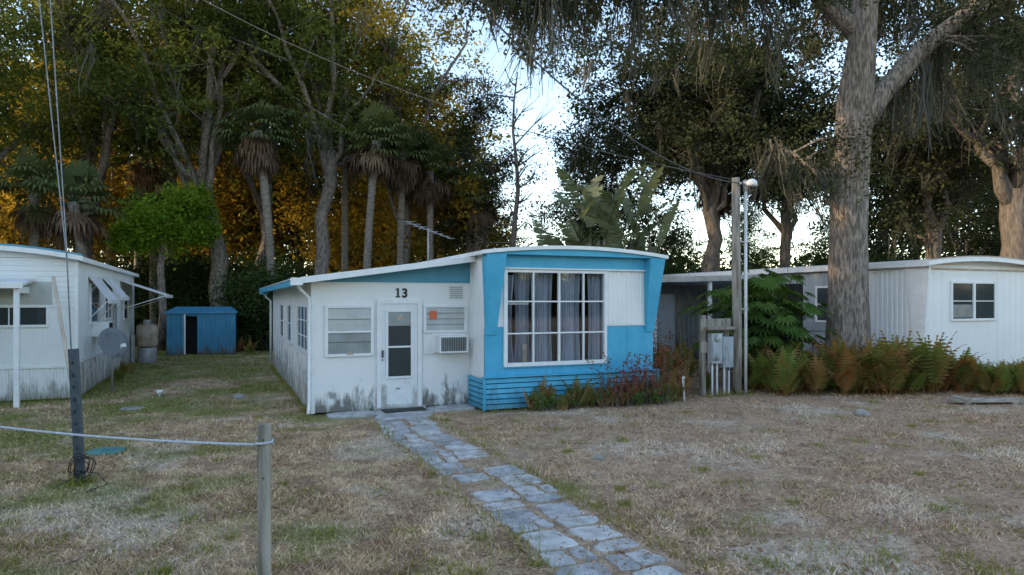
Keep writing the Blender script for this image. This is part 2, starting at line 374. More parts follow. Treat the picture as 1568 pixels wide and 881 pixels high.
for i in range(560):
    dd=4.3*math.exp(rng.uniform(0,1)*1.6); uu=rng.uniform(-.9,.9)
    x,y=site(uu,dd)
    if not keep_mask(np.array([x]),np.array([y]))[0]: continue
    if x>4 and rng.uniform()<.5: continue
    kk=rng.integers(20,120); s=rng.uniform(.04,.18)
    p=np.stack([x+rng.normal(size=kk)*s,y+rng.normal(size=kk)*s,np.zeros(kk)],1); a=rng.uniform(0,6.28,kk); hh=rng.uniform(.02,.075,kk)
    dx=np.stack([np.cos(a),np.sin(a),np.zeros(kk)],1)*rng.uniform(.003,.006,kk)[:,None]
    tp=p+np.stack([rng.normal(size=kk)*.03,rng.normal(size=kk)*.03,hh],1)
    V.append(np.stack([p-dx,p+dx,tp],1).reshape(-1,3)); RN.append(rng.uniform(.1,.9,kk))
for (xa,ya,xb,yb,nn) in ((1.45,12.8,1.45,23,900),(-2.75,17,-2.75,27,900),(-4.5,16.95,-2.9,16.95,260),(4.5,11.85,8.4,11.85,420),(2.36,2,2.36,11.8,420),(3.44,2,3.44,11.8,420),(.2,4.75,.32,4.85,60),(-1.6,9.1,-1.4,9.2,110),(9.6,12.0,11,12.0,260)):
    t=rng.uniform(0,1,nn); p=np.stack([xa+(xb-xa)*t+rng.normal(size=nn)*.05,ya+(yb-ya)*t+rng.normal(size=nn)*.05,np.zeros(nn)],1); a=rng.uniform(0,6.28,nn)
    dx=np.stack([np.cos(a),np.sin(a),np.zeros(nn)],1)*rng.uniform(.004,.008,nn)[:,None]; tp=p+np.stack([rng.normal(size=nn)*.05,rng.normal(size=nn)*.05,rng.uniform(.04,.16,nn)],1)
    V.append(np.stack([p-dx,p+dx,tp],1).reshape(-1,3)); RN.append(rng.uniform(.1,1,nn))
np_obj('lawn_weeds',np.concatenate(V),3,np.concatenate(RN),leafmat('weed_green',[(.15,.17,.04),(.20,.22,.05),(.27,.27,.07),(.40,.34,.15)],.3,1.5))
nl=52000; d=4.2*np.exp(rng.uniform(0,1,nl)*1.6); u_=rng.uniform(-1,1,nl); X=d*SH+u_*d*CH; Y=d*CH-u_*d*SH
ph=np.sin(X*1.3+Y*.7)+np.sin(Y*1.9-X*.5); kk=keep_mask(X,Y)&(rng.uniform(0,1,nl)<np.clip(.3+.15*ph+(X-1)*.06,.1,1)); X=X[kk];Y=Y[kk];n=len(X)
c=np.stack([X,Y,rng.uniform(.006,.03,n)],1); 
np_obj('fallen_leaves',leafquads(c,rng.uniform(.010,.034,n),rng,.5,3.0),4,rng.uniform(0,1,n),'litter')

# ------------------------------------------------------------------ path
P=group('stone_path'); mb=MB(); rng=np.random.default_rng(9)
def slab(mb,x0,x1,y0,y1,h,m,j=.03):
    cs=[]; rot=rng.uniform(-.05,.05); mx=(x0+x1)/2;my=(y0+y1)/2
    for (cx,cy,sx,sy) in ((x0,y0,1,1),(x1,y0,-1,1),(x1,y1,-1,-1),(x0,y1,1,-1)):
        big=.13 if rng.uniform()<.3 else .045
        a=rng.uniform(.01,big);b_=rng.uniform(.01,big); jx,jy=rng.uniform(-j,j,2)
        p1=(cx+jx+sx*a,cy+jy); p2=(cx+jx,cy+jy+sy*b_)
        cs+= [p2,p1] if (sx,sy) in ((1,1),(-1,-1)) else [p1,p2]
    cc=[]
    for i,p in enumerate(cs):
        q=cs[(i+1)%len(cs)]; cc.append(p)
        if abs(p[0]-q[0])+abs(p[1]-q[1])>.15:
            for t in (.33,.67): cc.append((p[0]+(q[0]-p[0])*t+rng.uniform(-.014,.014),p[1]+(q[1]-p[1])*t+rng.uniform(-.014,.014)))
    cs=[(mx+(a-mx)*math.cos(rot)-(b_-my)*math.sin(rot),my+(a-mx)*math.sin(rot)+(b_-my)*math.cos(rot)) for a,b_ in cc]
    t=rng.uniform(-.03,.03,2); n=len(cs)
    vs=[(a,b_,-.02) for a,b_ in cs]+[(a,b_,h-.008+(a-mx)*t[0]) for a,b_ in cs]+[(mx+(a-mx)*.95,my+(b_-my)*.95,h+(a-mx)*t[0]) for a,b_ in cs]
    fs=[(i,(i+1)%n,n+(i+1)%n,n+i) for i in range(n)]+[(n+i,n+(i+1)%n,2*n+(i+1)%n,2*n+i) for i in range(n)]+[tuple(2*n+i for i in range(n))]
    mb.add(vs,fs,m)
mats=[surf('paver_%d'%i,c1,c2,4.5,.9,bump=.8,bscale=22) for i,(c1,c2) in enumerate([((.54,.525,.505),(.27,.265,.25)),((.45,.44,.43),(.22,.215,.20)),((.60,.58,.55),(.35,.335,.305))])]
for col,(xa,xb) in enumerate(((2.43,2.86),(2.91,3.34))):
    y=-2.0+col*.17
    while y<11.9:
        ln=rng.choice([.26,.34,.40,.48]); 
        wob=.06*math.sin(y*1.1)+.03*math.sin(y*2.9)+rng.uniform(-.025,.025); r_=rng.uniform()
        if r_<.38:
            s=rng.uniform(.35,.65); xm=xa+(xb-xa)*s
            slab(mb,xa+wob,xm+wob-.018,y,y+ln-.03,.022,mats[rng.integers(3)],.018)
            if rng.uniform()<.9: slab(mb,xm+wob+.018,xb+wob,y+rng.uniform(0,.05),y+ln-.03,.02,mats[rng.integers(3)],.018)
        elif r_<.96: slab(mb,xa+wob,xb+wob-rng.uniform(0,.05),y,y+ln-.035,rng.uniform(.014,.03),mats[rng.integers(3)],.02)
        y+=ln+rng.uniform(.0,.045)
for (a,b_,c_,d_) in ((1.75,2.55,12.35,12.86),(2.58,3.62,12.25,12.88),(3.65,4.5,12.38,12.87),(2.5,3.5,11.85,12.22)):
    slab(mb,a,b_,c_,d_,.045,mats[0],.01)
mb.obj('pavers',P)
mb=MB(); vs=[]
for i,yy in enumerate(np.linspace(-2,12.2,70)):
    wd=.45*math.exp(-((yy-8.6)/.9)**2)
    vs+=[(2.36+rng.uniform(-.07,.05),yy,.004),(3.42+wd+rng.uniform(-.05,.07),yy,.004)]
mb.add(vs,[(2*i,2*i+1,2*i+3,2*i+2) for i in range(69)],'soil'); mb.obj('soil_bed',P)
nl=6000; X=rng.uniform(2.38,3.4,nl);Y=rng.uniform(2,12.2,nl); np_obj('debris',leafquads(np.stack([X,Y,rng.uniform(.012,.032,nl)],1),rng.uniform(.006,.02,nl),rng,.45,3),4,rng.uniform(0,.8,nl),'litter',P)
mb=MB(); mb.box(2.74,3.54,12.38,12.74,.047,.065,'rubber'); mb.obj('doormat',None,.004)

# ------------------------------------------------------------------ windows etc.
def window(mb,x0,x1,y,z0,z1,cols=1,rows=2,frame='trim',glass='glass',ft=.045,proud=.035,mt=.022):
    mb.box(x0,x1,y-.012,y+.004,z0,z1,glass)
    mb.box(x0-.01,x0+ft,y-proud,y+.002,z0-.01,z1+.01,frame); mb.box(x1-ft,x1+.01,y-proud,y+.002,z0-.01,z1+.01,frame)
    mb.box(x0+ft,x1-ft,y-proud+.003,y+.001,z1-ft,z1+.007,frame); mb.box(x0+ft,x1-ft,y-proud-.01,y+.001,z0-.007,z0+ft,frame)
    for i in range(1,cols):
        x=x0+(x1-x0)*i/cols; mb.box(x-mt/2,x+mt/2,y-.027,y-.006,z0+ft,z1-ft,frame)
    for i in range(1,rows):
        z=z0+(z1-z0)*i/rows; mb.box(x0+ft,x1-ft,y-.024,y-.008,z-mt/2,z+mt/2,frame)
def louvre(mb,x0,x1,y,z0,z1,n,split=None,mat='slat',low='slatd'):
    mb.box(x0,x1,y-.008,y+.004,z0,z1,'screen')
    ft=.045
    mb.box(x0-.01,x0+ft,y-.045,y+.002,z0-.01,z1+.01,'trim'); mb.box(x1-ft,x1+.01,y-.045,y+.002,z0-.01,z1+.01,'trim')
    mb.box(x0+ft,x1-ft,y-.042,y+.001,z1-ft,z1+.007,'trim'); mb.box(x0+ft,x1-ft,y-.055,y+.001,z0-.007,z0+ft,'trim')
    h=(z1-z0-2*ft)/n
    for i in range(n):
        a=z0+ft+i*h; m_=low if (split and a+h/2<split) else mat
        mb.hexa([(x0+ft,y-.040,a+.006),(x1-ft,y-.040,a+.006),(x1-ft,y-.034,a),(x0+ft,y-.034,a),(x0+ft,y-.016,a+h),(x1-ft,y-.016,a+h),(x1-ft,y-.011,a+h-.006),(x0+ft,y-.011,a+h-.006)],m_)
    if split: mb.box(x0+ft,x1-ft,y-.05,y-.003,split-.02,split+.02,'trim')
def acunit(mb,x0,x1,y,z0,z1,dep=.32):
    mb.box(x0,x1,y-dep,y-.0,z0,z1,'trim')
    mb.box(x0+.03,x1-.03,y-dep-.004,y-dep+.01,z0+.03,z1-.03,'screen')
    n=14
    for i in range(n):
        a=x0+.04+(x1-x0-.08)*i/n; mb.box(a,a+.014,y-dep-.012,y-dep-.003,z0+.04,z1-.04,'dark')
    mb.box(x0+.02,x1-.02,y-dep-.016,y-dep-.002,z1-.03,z1-.012,'trim')

# ------------------------------------------------------------------ main mobile home (number 13)
H=group('mobile_home')
F=12.06; A=12.91; X0,X1,X2=1.51,4.57,8.34
mb=MB()
mb.box(X0,X1,A,A+.08,.04,2.44,'white')
sl=lambda x:2.44+(x-X0)*.44/(X1-X0)
mb.hexa([(X0+.01,A-.012,2.44),(X1,A-.012,2.44),(X1,A+.08,2.44),(X0+.01,A+.08,2.44),(X0+.01,A-.012,sl(X0)+.01),(X1,A-.012,sl(X1)),(X1,A+.08,sl(X1)),(X0+.01,A+.08,sl(X0)+.01)],'blue2')
mb.box(X0+.02,X1,A-.014,A-.002,2.425,2.445,'trim')
mb.box(X0-.02,X0+.05,A-.02,A+.07,.03,2.43,'trim')
for xs in (2.66,3.58): mb.box(xs-.006,xs+.006,A-.004,A+.01,.05,2.42,'trim')
mb.obj('front_wall',H,.003)
def sideT(x,sgn):
    return Matrix.Translation((x,0,0))@Matrix.Rotation(R(-90 if sgn<0 else 90),4,'Z')
mb=MB(sideT(X0,-1))
mb.box(-23.2,-(A+.08),.001,.08,.04,2.43,'dirtywhite')
mb.ribs(-23.2,-(A+.08),0,.45,2.42,'dirtywhite',.2,.01)
mb.box(-23.2,-(A+.08),-.02,0,.02,.5,'dirtywhite')
window(mb,-15.2,-13.3,-.012,1.1,2.02,3,3)
window(mb,-19.9,-18.8,-.012,1.1,2.02,1,2)
window(mb,-17.6,-16.6,-.012,1.1,2.02,1,2)
mb.obj('side_wall',H)
mb=MB()
z0=lambda x:2.50+(x-1.28)*.46/(X1-1.28)
mb.hexa([(1.28,12.55,z0(1.28)-.07),(X1+.02,12.55,z0(X1)-.07),(X1+.02,23.5,z0(X1)-.07),(1.28,23.5,z0(1.28)-.07),(1.28,12.55,z0(1.28)),(X1+.02,12.55,z0(X1)),(X1+.02,23.5,z0(X1)),(1.28,23.5,z0(1.28))],'roofw')
mb.hexa([(1.27,12.51,z0(1.28)-.10),(X1-.02,12.51,z0(X1)-.10),(X1-.02,12.548,z0(X1)-.10),(1.27,12.548,z0(1.28)-.10),(1.27,12.51,z0(1.28)+.015),(X1-.02,12.51,z0(X1)+.015),(X1-.02,12.548,z0(X1)+.015),(1.27,12.548,z0(1.28)+.015)],'trim')
mb.obj('addition_roof',H,.004)
mb=MB()
mb.box(1.17,1.265,12.6,23.5,2.37,2.485,'blue'); mb.box(1.155,1.275,12.56,23.52,2.488,2.505,'trim')
mb.box(1.10,1.30,12.44,12.6,2.37,2.5,'trim')
mb.tube([(1.22,12.75,2.4),(1.3,12.82,2.3),(1.455,12.87,2.15),(1.455,12.87,.2),(1.42,12.72,.06)],.032,'trim',8)
mb.tube([(1.22,23.2,2.4),(1.3,23.2,2.2),(1.43,23.2,2.1),(1.43,23.2,.15)],.035,'trim',8)
mb.box(1.1,1.35,23.0,23.5,2.3,2.5,'blue2')
mb.obj('gutter_and_downspouts',H)
mb=MB(); louvre(mb,1.745,2.62,A,1.07,2.01,4,1.52); mb.box(2.13,2.25,A-.06,A-.05,1.09,1.13,'tan'); mb.obj('front_window_left',H,.002)
mb=MB(); louvre(mb,3.61,4.48,A,1.48,2.01,4); mb.box(3.72,3.86,A-.052,A-.046,1.74,1.9,'orange')
mb.box(3.6,4.5,A-.02,A+.001,1.05,1.46,'white2'); mb.obj('front_window_right',H,.002)
mb=MB(); acunit(mb,3.84,4.42,A-.01,1.09,1.42,.30); mb.box(3.78,4.48,A-.03,A-.006,1.07,1.47,'trim'); mb.obj('air_conditioner',H,.004)
mb=MB()
dx0,dx1=2.72,3.53
mb.box(dx0-.03,dx0+.05,A-.05,A+.01,.05,2.12,'trim');mb.box(dx1-.05,dx1+.03,A-.05,A+.01,.05,2.12,'trim');mb.box(dx0+.05,dx1-.05,A-.048,A+.01,2.04,2.118,'trim')
mb.box(dx0+.053,dx1-.053,A-.03,A+.006,.07,2.037,'white2')
window(mb,2.87,3.38,A-.03,.62,1.92,1,1,ft=.035,proud=.02)
mb.box(2.905,3.345,A-.052,A-.035,1.20,1.235,'trim')
mb.box(2.90,3.35,A-.044,A-.0425,1.62,1.88,'screen'); mb.box(3.08,3.18,A-.047,A-.0445,1.72,1.83,'tan')
mb.box(2.79,2.81,A-.08,A-.03,1.02,1.16,'black'); mb.tube([(2.80,A-.03,.98),(2.80,A-.08,.98)],.02,'grey',8)
mb.box(2.88,3.37,A-.036,A-.028,.12,.50,'trim'); mb.box(3.05,3.14,A-.042,A-.037,.40,.44,'grey')
mb.box(2.62,3.62,A-.14,A-.0,.046,.075,'concrete')
mb.obj('front_door',H,.003)
mb=MB(); mb.box(4.12,4.42,A-.012,A+.001,2.13,2.40,'white2')
for i in range(6): mb.box(4.14,4.40,A-.026,A-.013,2.15+i*.04,2.175+i*.04,'slat')
mb.box(1.83,1.93,A-.03,A,.30,.40,'grey'); mb.box(1.845,1.915,A-.034,A-.028,.315,.385,'screen')
mb.box(1.8,1.88,A-.02,A,.42,.48,'trim')
mb.obj('wall_vent',H,.002)
mb=MB(); zb=2.165
mb.box(3.085,3.118,A-.018,A-.002,zb,zb+.175,'black'); mb.box(3.06,3.143,A-.0185,A-.0025,zb-.001,zb+.02,'black')
mb.hexa([(3.055,A-.0175,zb+.135),(3.086,A-.0175,zb+.145),(3.086,A-.003,zb+.145),(3.055,A-.003,zb+.135),(3.055,A-.0175,zb+.15),(3.095,A-.0175,zb+.176),(3.095,A-.003,zb+.176),(3.055,A-.003,zb+.15)],'black')
mb.obj('house_number_one',H)
cu=D.curves.new('digit','FONT'); cu.body='3'; cu.size=.24; cu.extrude=.006; cu.offset=.008; cu.materials.append(M['black'])
o=D.objects.new('house_number_three',cu); link(o,H); o.location=(3.175,A-.012,zb); o.rotation_euler=(R(90),0,0)
mb=MB()
W=.07
mb.box(X1,4.96,F,F+W,1.60,2.72,'white'); mb.box(X1,4.96,F-.002,F+W,.6,1.6,'blue')
mb.box(4.96,7.2,F-.002,F+W,.6,.85,'blue')
mb.box(7.2,X2,F+.003,F+W,1.60,2.72,'white'); mb.box(7.2,X2,F-.002,F+W,.6,1.6,'blue')
mb.ribs(7.24,8.12,F-.004,1.62,2.715,'white',.105,.012)
mb.box(7.205,7.24,F-.02,F,1.6,2.72,'trim'); mb.box(7.2,8.15,F-.02,F-.002,1.585,1.61,'trim')
mb.box(X1,X2,F-.05,F+W,2.72,2.985,'blue'); mb.box(4.9,8.12,F-.07,F-.051,2.705,2.735,'trim')
mb.box(4.96,7.24,F-.03,F-.003,.80,.845,'blue')
for xs in (5.85,6.75,7.7): mb.box(xs,xs+.012,F-.008,F,.62,.8 if xs<7.2 else 1.58,'blue')
def fin(xa0,xa1,xb0,xb1):
    mb.hexa([(xb0,F-.03,1.45),(xb1,F-.03,1.45),(xb1,F+.0,1.45),(xb0,F+.0,1.45),(xa0,F-.28,2.97),(xa1,F-.28,2.97),(xa1,F,2.97),(xa0,F,2.97)],'blue')
fin(4.50,4.90,4.56,4.79); fin(8.10,8.46,8.14,8.35)
mb.obj('front_wall_trailer',H,.004)
mb=MB()
for i in range(6):
    z=.05+i*.098; mb.hexa([(4.50,11.972,z),(8.42,11.972,z),(8.42,12.0,z),(4.50,12.0,z),(4.50,11.992,z+.080),(8.42,11.992,z+.080),(8.42,12.01,z+.080),(4.50,12.01,z+.080)],'blue')
    mb.box(4.505,4.53,12.02,12.88,z,z+.078,'blue')
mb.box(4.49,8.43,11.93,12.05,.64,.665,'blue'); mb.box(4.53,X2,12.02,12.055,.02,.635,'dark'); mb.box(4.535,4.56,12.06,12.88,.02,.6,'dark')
for xs in (4.49,5.75,7.1,8.38): mb.box(xs,xs+.05,11.955,11.974,.03,.64,'blue')
mb.obj('skirting',H,.003)
mb=MB(sideT(X1,-1)); mb.box(-26,-(F+.002),.002,.06,.6,3.0,'white'); mb.ribs(-12.9,-(F+.08),0,.62,2.9,'white',.09,.01); mb.obj('left_side_wall',H)
mb=MB(sideT(X2,1)); mb.box(F+.002,26,.002,.06,.0,3.0,'white2'); mb.ribs(F+.08,26,0,.62,2.95,'white2',.11,.012); mb.obj('right_side_wall',H)
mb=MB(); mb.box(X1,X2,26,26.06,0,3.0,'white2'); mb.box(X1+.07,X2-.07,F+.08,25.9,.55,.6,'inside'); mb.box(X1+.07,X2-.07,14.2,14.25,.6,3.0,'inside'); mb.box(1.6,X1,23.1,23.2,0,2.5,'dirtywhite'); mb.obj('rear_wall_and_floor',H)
mb=MB(); mb.arch(4.42,8.50,11.78,26.2,3.02,.13,.05,'roofw'); mb.arch(4.40,8.52,11.76,11.80,3.035,.135,.07,'trim')
mb.arch(4.44,8.48,11.82,12.05,2.995,.125,-.02,'blue')
mb.box(4.41,4.45,11.8,26.2,2.96,3.03,'trim'); mb.box(8.47,8.51,11.8,26.2,2.96,3.03,'trim')
mb.obj('trailer_roof',H)
mb=MB(); wx0,wx1,wz0,wz1=4.96,7.20,.85,2.70
mb.box(wx0,wx1,F+.012,F+.018,wz0,wz1,'clear')
ft=.055
mb.box(wx0-.02,wx0+ft,F-.04,F+.05,wz0-.02,wz1+.0,'trim');mb.box(wx1-ft,wx1+.004,F-.04,F+.05,wz0-.02,wz1,'trim')
mb.box(wx0+ft,wx1-ft,F-.037,F+.05,wz1-ft,wz1-.002,'trim');mb.box(wx0+ft,wx1-ft,F-.06,F+.05,wz0-.018,wz0+ft,'trim')
for i,t in enumerate((.27,.52,.765)):
    x=wx0+(wx1-wx0)*t; w=.028 if i!=1 else .04; mb.box(x-w/2,x+w/2,F-.03,F+.03,wz0+ft,wz1-ft,'trim')
for i in (1,2):
    z=wz0+(wz1-wz0)*i/3; mb.box(wx0+ft,wx1-ft,F-.024,F+.026,z-.014,z+.014,'trim')
mb.box(5.02,5.48,F+.03,F+.045,2.02,2.07,'trim')
mb.obj('bay_window',H,.003)
mb=MB()
def curtain(xa,xb,y,za,zb,amp=.035,freq=26,gather=0):
    n=90; m=8; vs=[]
    for j in range(m+1):
        t=j/m
        for i in range(n+1):
            s=i/n; x=xa+(xb-xa)*s; x=x+(gather*math.sin(t*math.pi)*(.5-s)*(xb-xa))
            vs.append((x,y+amp*math.sin(freq*(xa+(xb-xa)*s)+2*math.sin(7*s)+.5*t)*(.6+.4*t)+.012*math.sin(61*s),zb+(za-zb)*t))
    mb.add(vs,[(j*(n+1)+i,j*(n+1)+i+1,(j+1)*(n+1)+i+1,(j+1)*(n+1)+i) for j in range(m) for i in range(n)],'curtain',True)
curtain(4.90,5.26,F+.17,.8,2.6,.06,30,.4); curtain(5.60,6.07,F+.17,.8,2.66,.06,34,.12); curtain(6.20,6.72,F+.18,.8,2.66,.06,28,.15); curtain(6.86,7.24,F+.17,.8,2.66,.06,38,.12)
curtain(5.26,5.64,F+.28,.8,2.66,.05,40,.25)
mb.tube([(4.9,F+.17,2.66),(7.26,F+.17,2.66)],.012,'grey',6)
mb.box(5.38,5.47,F+.08,F+.10,.9,1.25,'tan')
mb.obj('curtains',H)
P=group('tv_antenna'); mb=MB()
mb.tube([(4.3,15,2.8),(4.3,15,3.75)],.014,'grey',6); mb.tube([(3.75,14.85,3.85),(4.9,15.2,3.55)],.009,'grey',5)
for i in range(8):
    t=i/7; c=Vector((3.75,14.85,3.85)).lerp(Vector((4.9,15.2,3.55)),t); l=.42-.035*i; mb.tube([c+Vector((-.2*l,l,.1*l)),c-Vector((-.2*l,l,.1*l))],.005,'grey',4)
mb.obj('mast_and_elements',P)

# ------------------------------------------------------------------ left neighbour
H2=group('mobile_home'); lx0,lx1,ly0,ly1=-6.6,-2.85,17.05,27.2
mb=MB(); mb.box(lx0,lx1,ly0,ly0+.08,.7,3.0,'white2'); mb.box(lx0,lx1,ly0-.0+.02,ly0+.1,.02,.7,'white2'); mb.ribs(lx0,lx1-.02,ly0+.01,.03,.68,'white2',.12,.015)
for i in range(9): mb.box(lx0+.02,lx1-.06,ly0-.012,ly0-.002,1.95+i*.11,1.952+i*.11+.085,'white2')
mb.box(lx1-.06,lx1+.02,ly0-.02,ly0+.06,.7,2.98,'trim'); mb.box(lx0,lx1+.01,ly0-.03,ly0,.68,.74,'trim')
mb.obj('front_wall',H2,.003)
mb=MB(sideT(lx1,1)); mb.box(ly0+.08,ly1,.002,.08,.02,3.0,'dirtywhite'); mb.ribs(ly0+.08,ly1,0,.03,.74,'dirtywhite',.12,.014)
mb.ribs(ly0+.08,ly1,0,.8,2.95,'white2',.22,.006); mb.box(ly0,ly1,-.03,0,.75,.79,'trim')
window(mb,18.5,19.6,-.008,1.55,2.5,1,2); window(mb,20.6,21.8,-.008,1.6,2.5,2,2); window(mb,24.3,25.4,-.008,1.5,2.4,1,2)
acunit(mb,18.75,19.35,-.01,1.25,1.6,.35)
mb.box(21.9,22.2,-.1,0,1.3,2.1,'grey')
mb.obj('side_wall',H2)
mb=MB(); mb.box(lx0,lx0+.08,ly0+.08,ly1,.02,3.0,'white2'); mb.box(lx0,lx1,ly1,ly1+.08,.02,3.0,'white2'); mb.obj('rear_walls',H2)
mb=MB(); mb.arch(lx0-.1,lx1+.12,ly0-.2,ly1+.2,3.03,.2,.05,'roofw'); mb.arch(lx0-.12,lx1+.14,ly0-.23,ly0-.19,3.04,.2,.1,'trim'); mb.arch(lx0,lx1,ly0+.0,ly0+.06,3.0,.19,-.01,'white2')
mb.box(lx1+.1,lx1+.14,ly0-.2,ly1+.2,2.93,3.03,'trim'); mb.arch(lx0-.1,lx1+.12,ly0-.21,ly0-.1,3.085,.2,.04,'blue2'); mb.obj('roof',H2)
mb=MB(); window(mb,-4.75,-3.36,ly0-.002,1.55,2.0,2,1,glass='glass')
mb.box(-4.8,-3.3,ly0-.03,ly0-.004,2.02,2.5,'slat'); mb.obj('front_window',H2,.002)
mb=MB(); mb.hexa([(-6.4,16.0,2.38),(-3.6,16.0,2.38),(-3.6,17.03,2.50),(-6.4,17.03,2.50),(-6.4,16.0,2.44),(-3.6,16.0,2.44),(-3.6,17.03,2.56),(-6.4,17.03,2.56)],'roofw')
mb.box(-6.42,-3.58,15.96,16.0,2.34,2.46,'trim')
for xx in (-3.75,-5.1,-6.3): mb.box(xx,xx+.09,16.05,16.14,0,2.38,'trim')
mb.box(-3.72,-3.69,16.14,17.0,2.25,2.38,'trim')
mb.obj('porch_awning',H2,.003)
mb=MB()
def awn(y0,y1,zt,zb,out):
    mb.hexa([(lx1+.01,y0,zt-.03),(lx1+.01,y1,zt-.03),(lx1+out,y1,zb-.03),(lx1+out,y0,zb-.03),(lx1+.01,y0,zt),(lx1+.01,y1,zt),(lx1+out,y1,zb),(lx1+out,y0,zb)],'roofw')
    mb.box(lx1+out-.01,lx1+out+.015,y0-.02,y1+.02,zb-.09,zb+.01,'trim')
    for yy in (y0,y1): mb.tube([(lx1+out-.02,yy,zb-.03),(lx1+.02,yy,zb-.45)],.012,'trim',5)
awn(18.3,19.9,2.68,2.12,.42); awn(20.4,22.0,2.7,2.2,.42); awn(23.6,26.6,2.72,2.28,1.25)
mb.obj('window_awnings',H2)
P=group('satellite_dish'); mb=MB(); sx,sy=-2.33,18.06
mb.tube([(sx,sy,0),(sx,sy,.75),(sx+.03,sy-.05,.95)],.025,'grey',8)
n=20;vs=[(0,0,0)];fs=[]
T=Matrix.Translation((sx+.02,sy-.1,1.12))@Matrix.Rotation(R(35),4,'Z')@Matrix.Rotation(R(68),4,'X')
mb.T=T
for k,(r,z) in enumerate(((.12,.006),(.22,.03),(.33,.065),(.335,.055))):
    for j in range(n): a=2*math.pi*j/n; vs.append((r*math.cos(a),r*1.1*math.sin(a),z))
fs=[(0,1+j,1+(j+1)%n) for j in range(n)]
for k in range(3):
    for j in range(n): fs.append((1+k*n+j,1+(k+1)*n+j,1+(k+1)*n+(j+1)%n,1+k*n+(j+1)%n))
mb.add(vs,fs,'dish',True); mb.tube([(0,-.33,.04),(0,-.2,.38)],.012,'grey',6); mb.box(-.04,.04,-.24,-.16,.34,.44,'trim'); mb.obj('dish_and_mast',P)
P=group('propane_tank'); mb=MB(); tx,ty=-2.35,26.2
mb.tube([(tx,ty,.5),(tx,ty,.56),(tx,ty,.62),(tx,ty,1.2),(tx,ty,1.27),(tx,ty,1.32)],[.2,.3,.33,.33,.29,.14],'tan',18); mb.tube([(tx,ty,1.3),(tx,ty,1.45)],[.12,.12],'grey',12)
mb.tube([(tx,ty,0),(tx,ty,.5)],[.3,.3],'grey',16); mb.box(tx-.45,tx-.34,ty-.35,ty-.1,0,.95,'grey'); mb.obj('tank_and_base',P,.005)
P=group('garden_shed'); sx,sy=site(-.4517,27.4); T=Matrix.Translation((sx,sy,0))@Matrix.Rotation(R(-3),4,'Z'); mb=MB(T)
mb.ribs(-1.2,-.58,-1.0,.03,1.62,'shed',.14,.02); mb.ribs(-.1,1.2,-1.0,.03,1.62,'shed',.14,.02); mb.box(-1.2,1.2,-.98,-.96,1.5,1.62,'shed')
mb.box(-.6,-.12,-.5,-.48,.03,1.6,'dark'); mb.box(-1.2,1.2,1.0,1.03,0,1.6,'shed'); mb.box(-1.22,-1.2,-1,1,0,1.6,'shed'); mb.box(1.2,1.22,-1,1,0,1.6,'shed'); mb.box(-.62,-.56,-1.03,-.98,.02,1.62,'trim'); mb.box(-.14,-.08,-1.03,-.98,.02,1.62,'shed')
mb.box(-.15,-.1,-.97,-.5,0,1.6,'shed')
mb.add([(-1.28,-1.08,1.6),(1.28,-1.08,1.6),(1.28,1.08,1.6),(-1.28,1.08,1.6),(-1.28,-1.08,1.66),(1.28,-1.08,1.66),(1.28,1.08,1.66),(-1.28,1.08,1.66),(-1.0,0,1.86),(1.0,0,1.86)],
 [(0,1,5,4),(1,2,6,5),(2,3,7,6),(3,0,4,7),(4,5,9,8),(5,6,9),(6,7,8,9),(7,4,8),(0,3,2,1)],'shed'); mb.obj('walls_and_roof',P)

# ------------------------------------------------------------------ right neighbour
H3=group('mobile_home'); rx0,rx1,ry0,ry1=15.58,19.6,11.3,24.5
mb=MB(); mb.box(rx0,rx1,ry0,ry0+.08,.02,3.0,'white'); mb.ribs(rx0+.1,16.5,ry0-.002,.6,2.85,'white',.25,.005); mb.ribs(18.35,rx1,ry0-.002,.6,2.85,'white',.25,.005)
mb.box(rx0-.03,rx0+.05,ry0-.02,ry0+.06,.02,2.98,'trim'); mb.box(rx0,rx1,ry0-.03,ry0,2.86,2.9,'tan')
window(mb,16.57,18.27,ry0-.002,1.60,2.58,2,2,ft=.05); mb.box(17.38,17.46,ry0-.045,ry0-.01,1.62,2.57,'trim')
mb.box(16.65,17.36,ry0-.016,ry0-.0135,1.68,2.0,'slatd')
mb.obj('front_wall',H3,.002)
mb=MB(sideT(rx0,-1)); mb.box(-ry1,-(ry0+.08),.002,.08,.02,3.0,'greypaint'); mb.ribs(-13.3,-(ry0+.08),-.002,.03,2.95,'white2',.13,.014); mb.ribs(-ry1,-13.3,-.002,.03,2.9,'greypaint',.13,.014)
mb.hexa([(-11.42,-.05,.5),(-11.3,-.05,.5),(-11.3,.0,.5),(-11.42,.0,.5),(-11.75,-.05,2.95),(-11.1,-.05,2.95),(-11.1,0,2.95),(-11.75,0,2.95)],'trim')
window(mb,-14.5,-13.8,-.01,1.5,2.5,1,2); mb.box(-16.0,-15.0,-.03,0,.7,2.6,'dark')
mb.obj('side_wall',H3)
mb=MB(); mb.arch(rx0-.15,rx1+.15,ry0-.25,ry1,3.05,.14,.05,'roofw'); mb.arch(rx0-.17,rx1+.17,ry0-.28,ry0-.24,3.06,.14,.12,'trim'); mb.arch(rx0-.16,rx1+.16,ry0-.29,ry0-.26,3.075,.14,.025,'tan'); mb.arch(rx0,rx1,ry0,ry0+.06,3.0,.16,-.01,'white')
mb.box(rx0-.18,rx0-.14,ry0-.25,ry1,2.92,3.06,'trim'); mb.box(rx1,rx1+.06,ry0,ry1,0,3.0,'white2'); mb.box(rx0,rx1,ry1,ry1+.06,0,3.0,'white2'); mb.obj('roof',H3)
P=group('carport'); mb=MB()
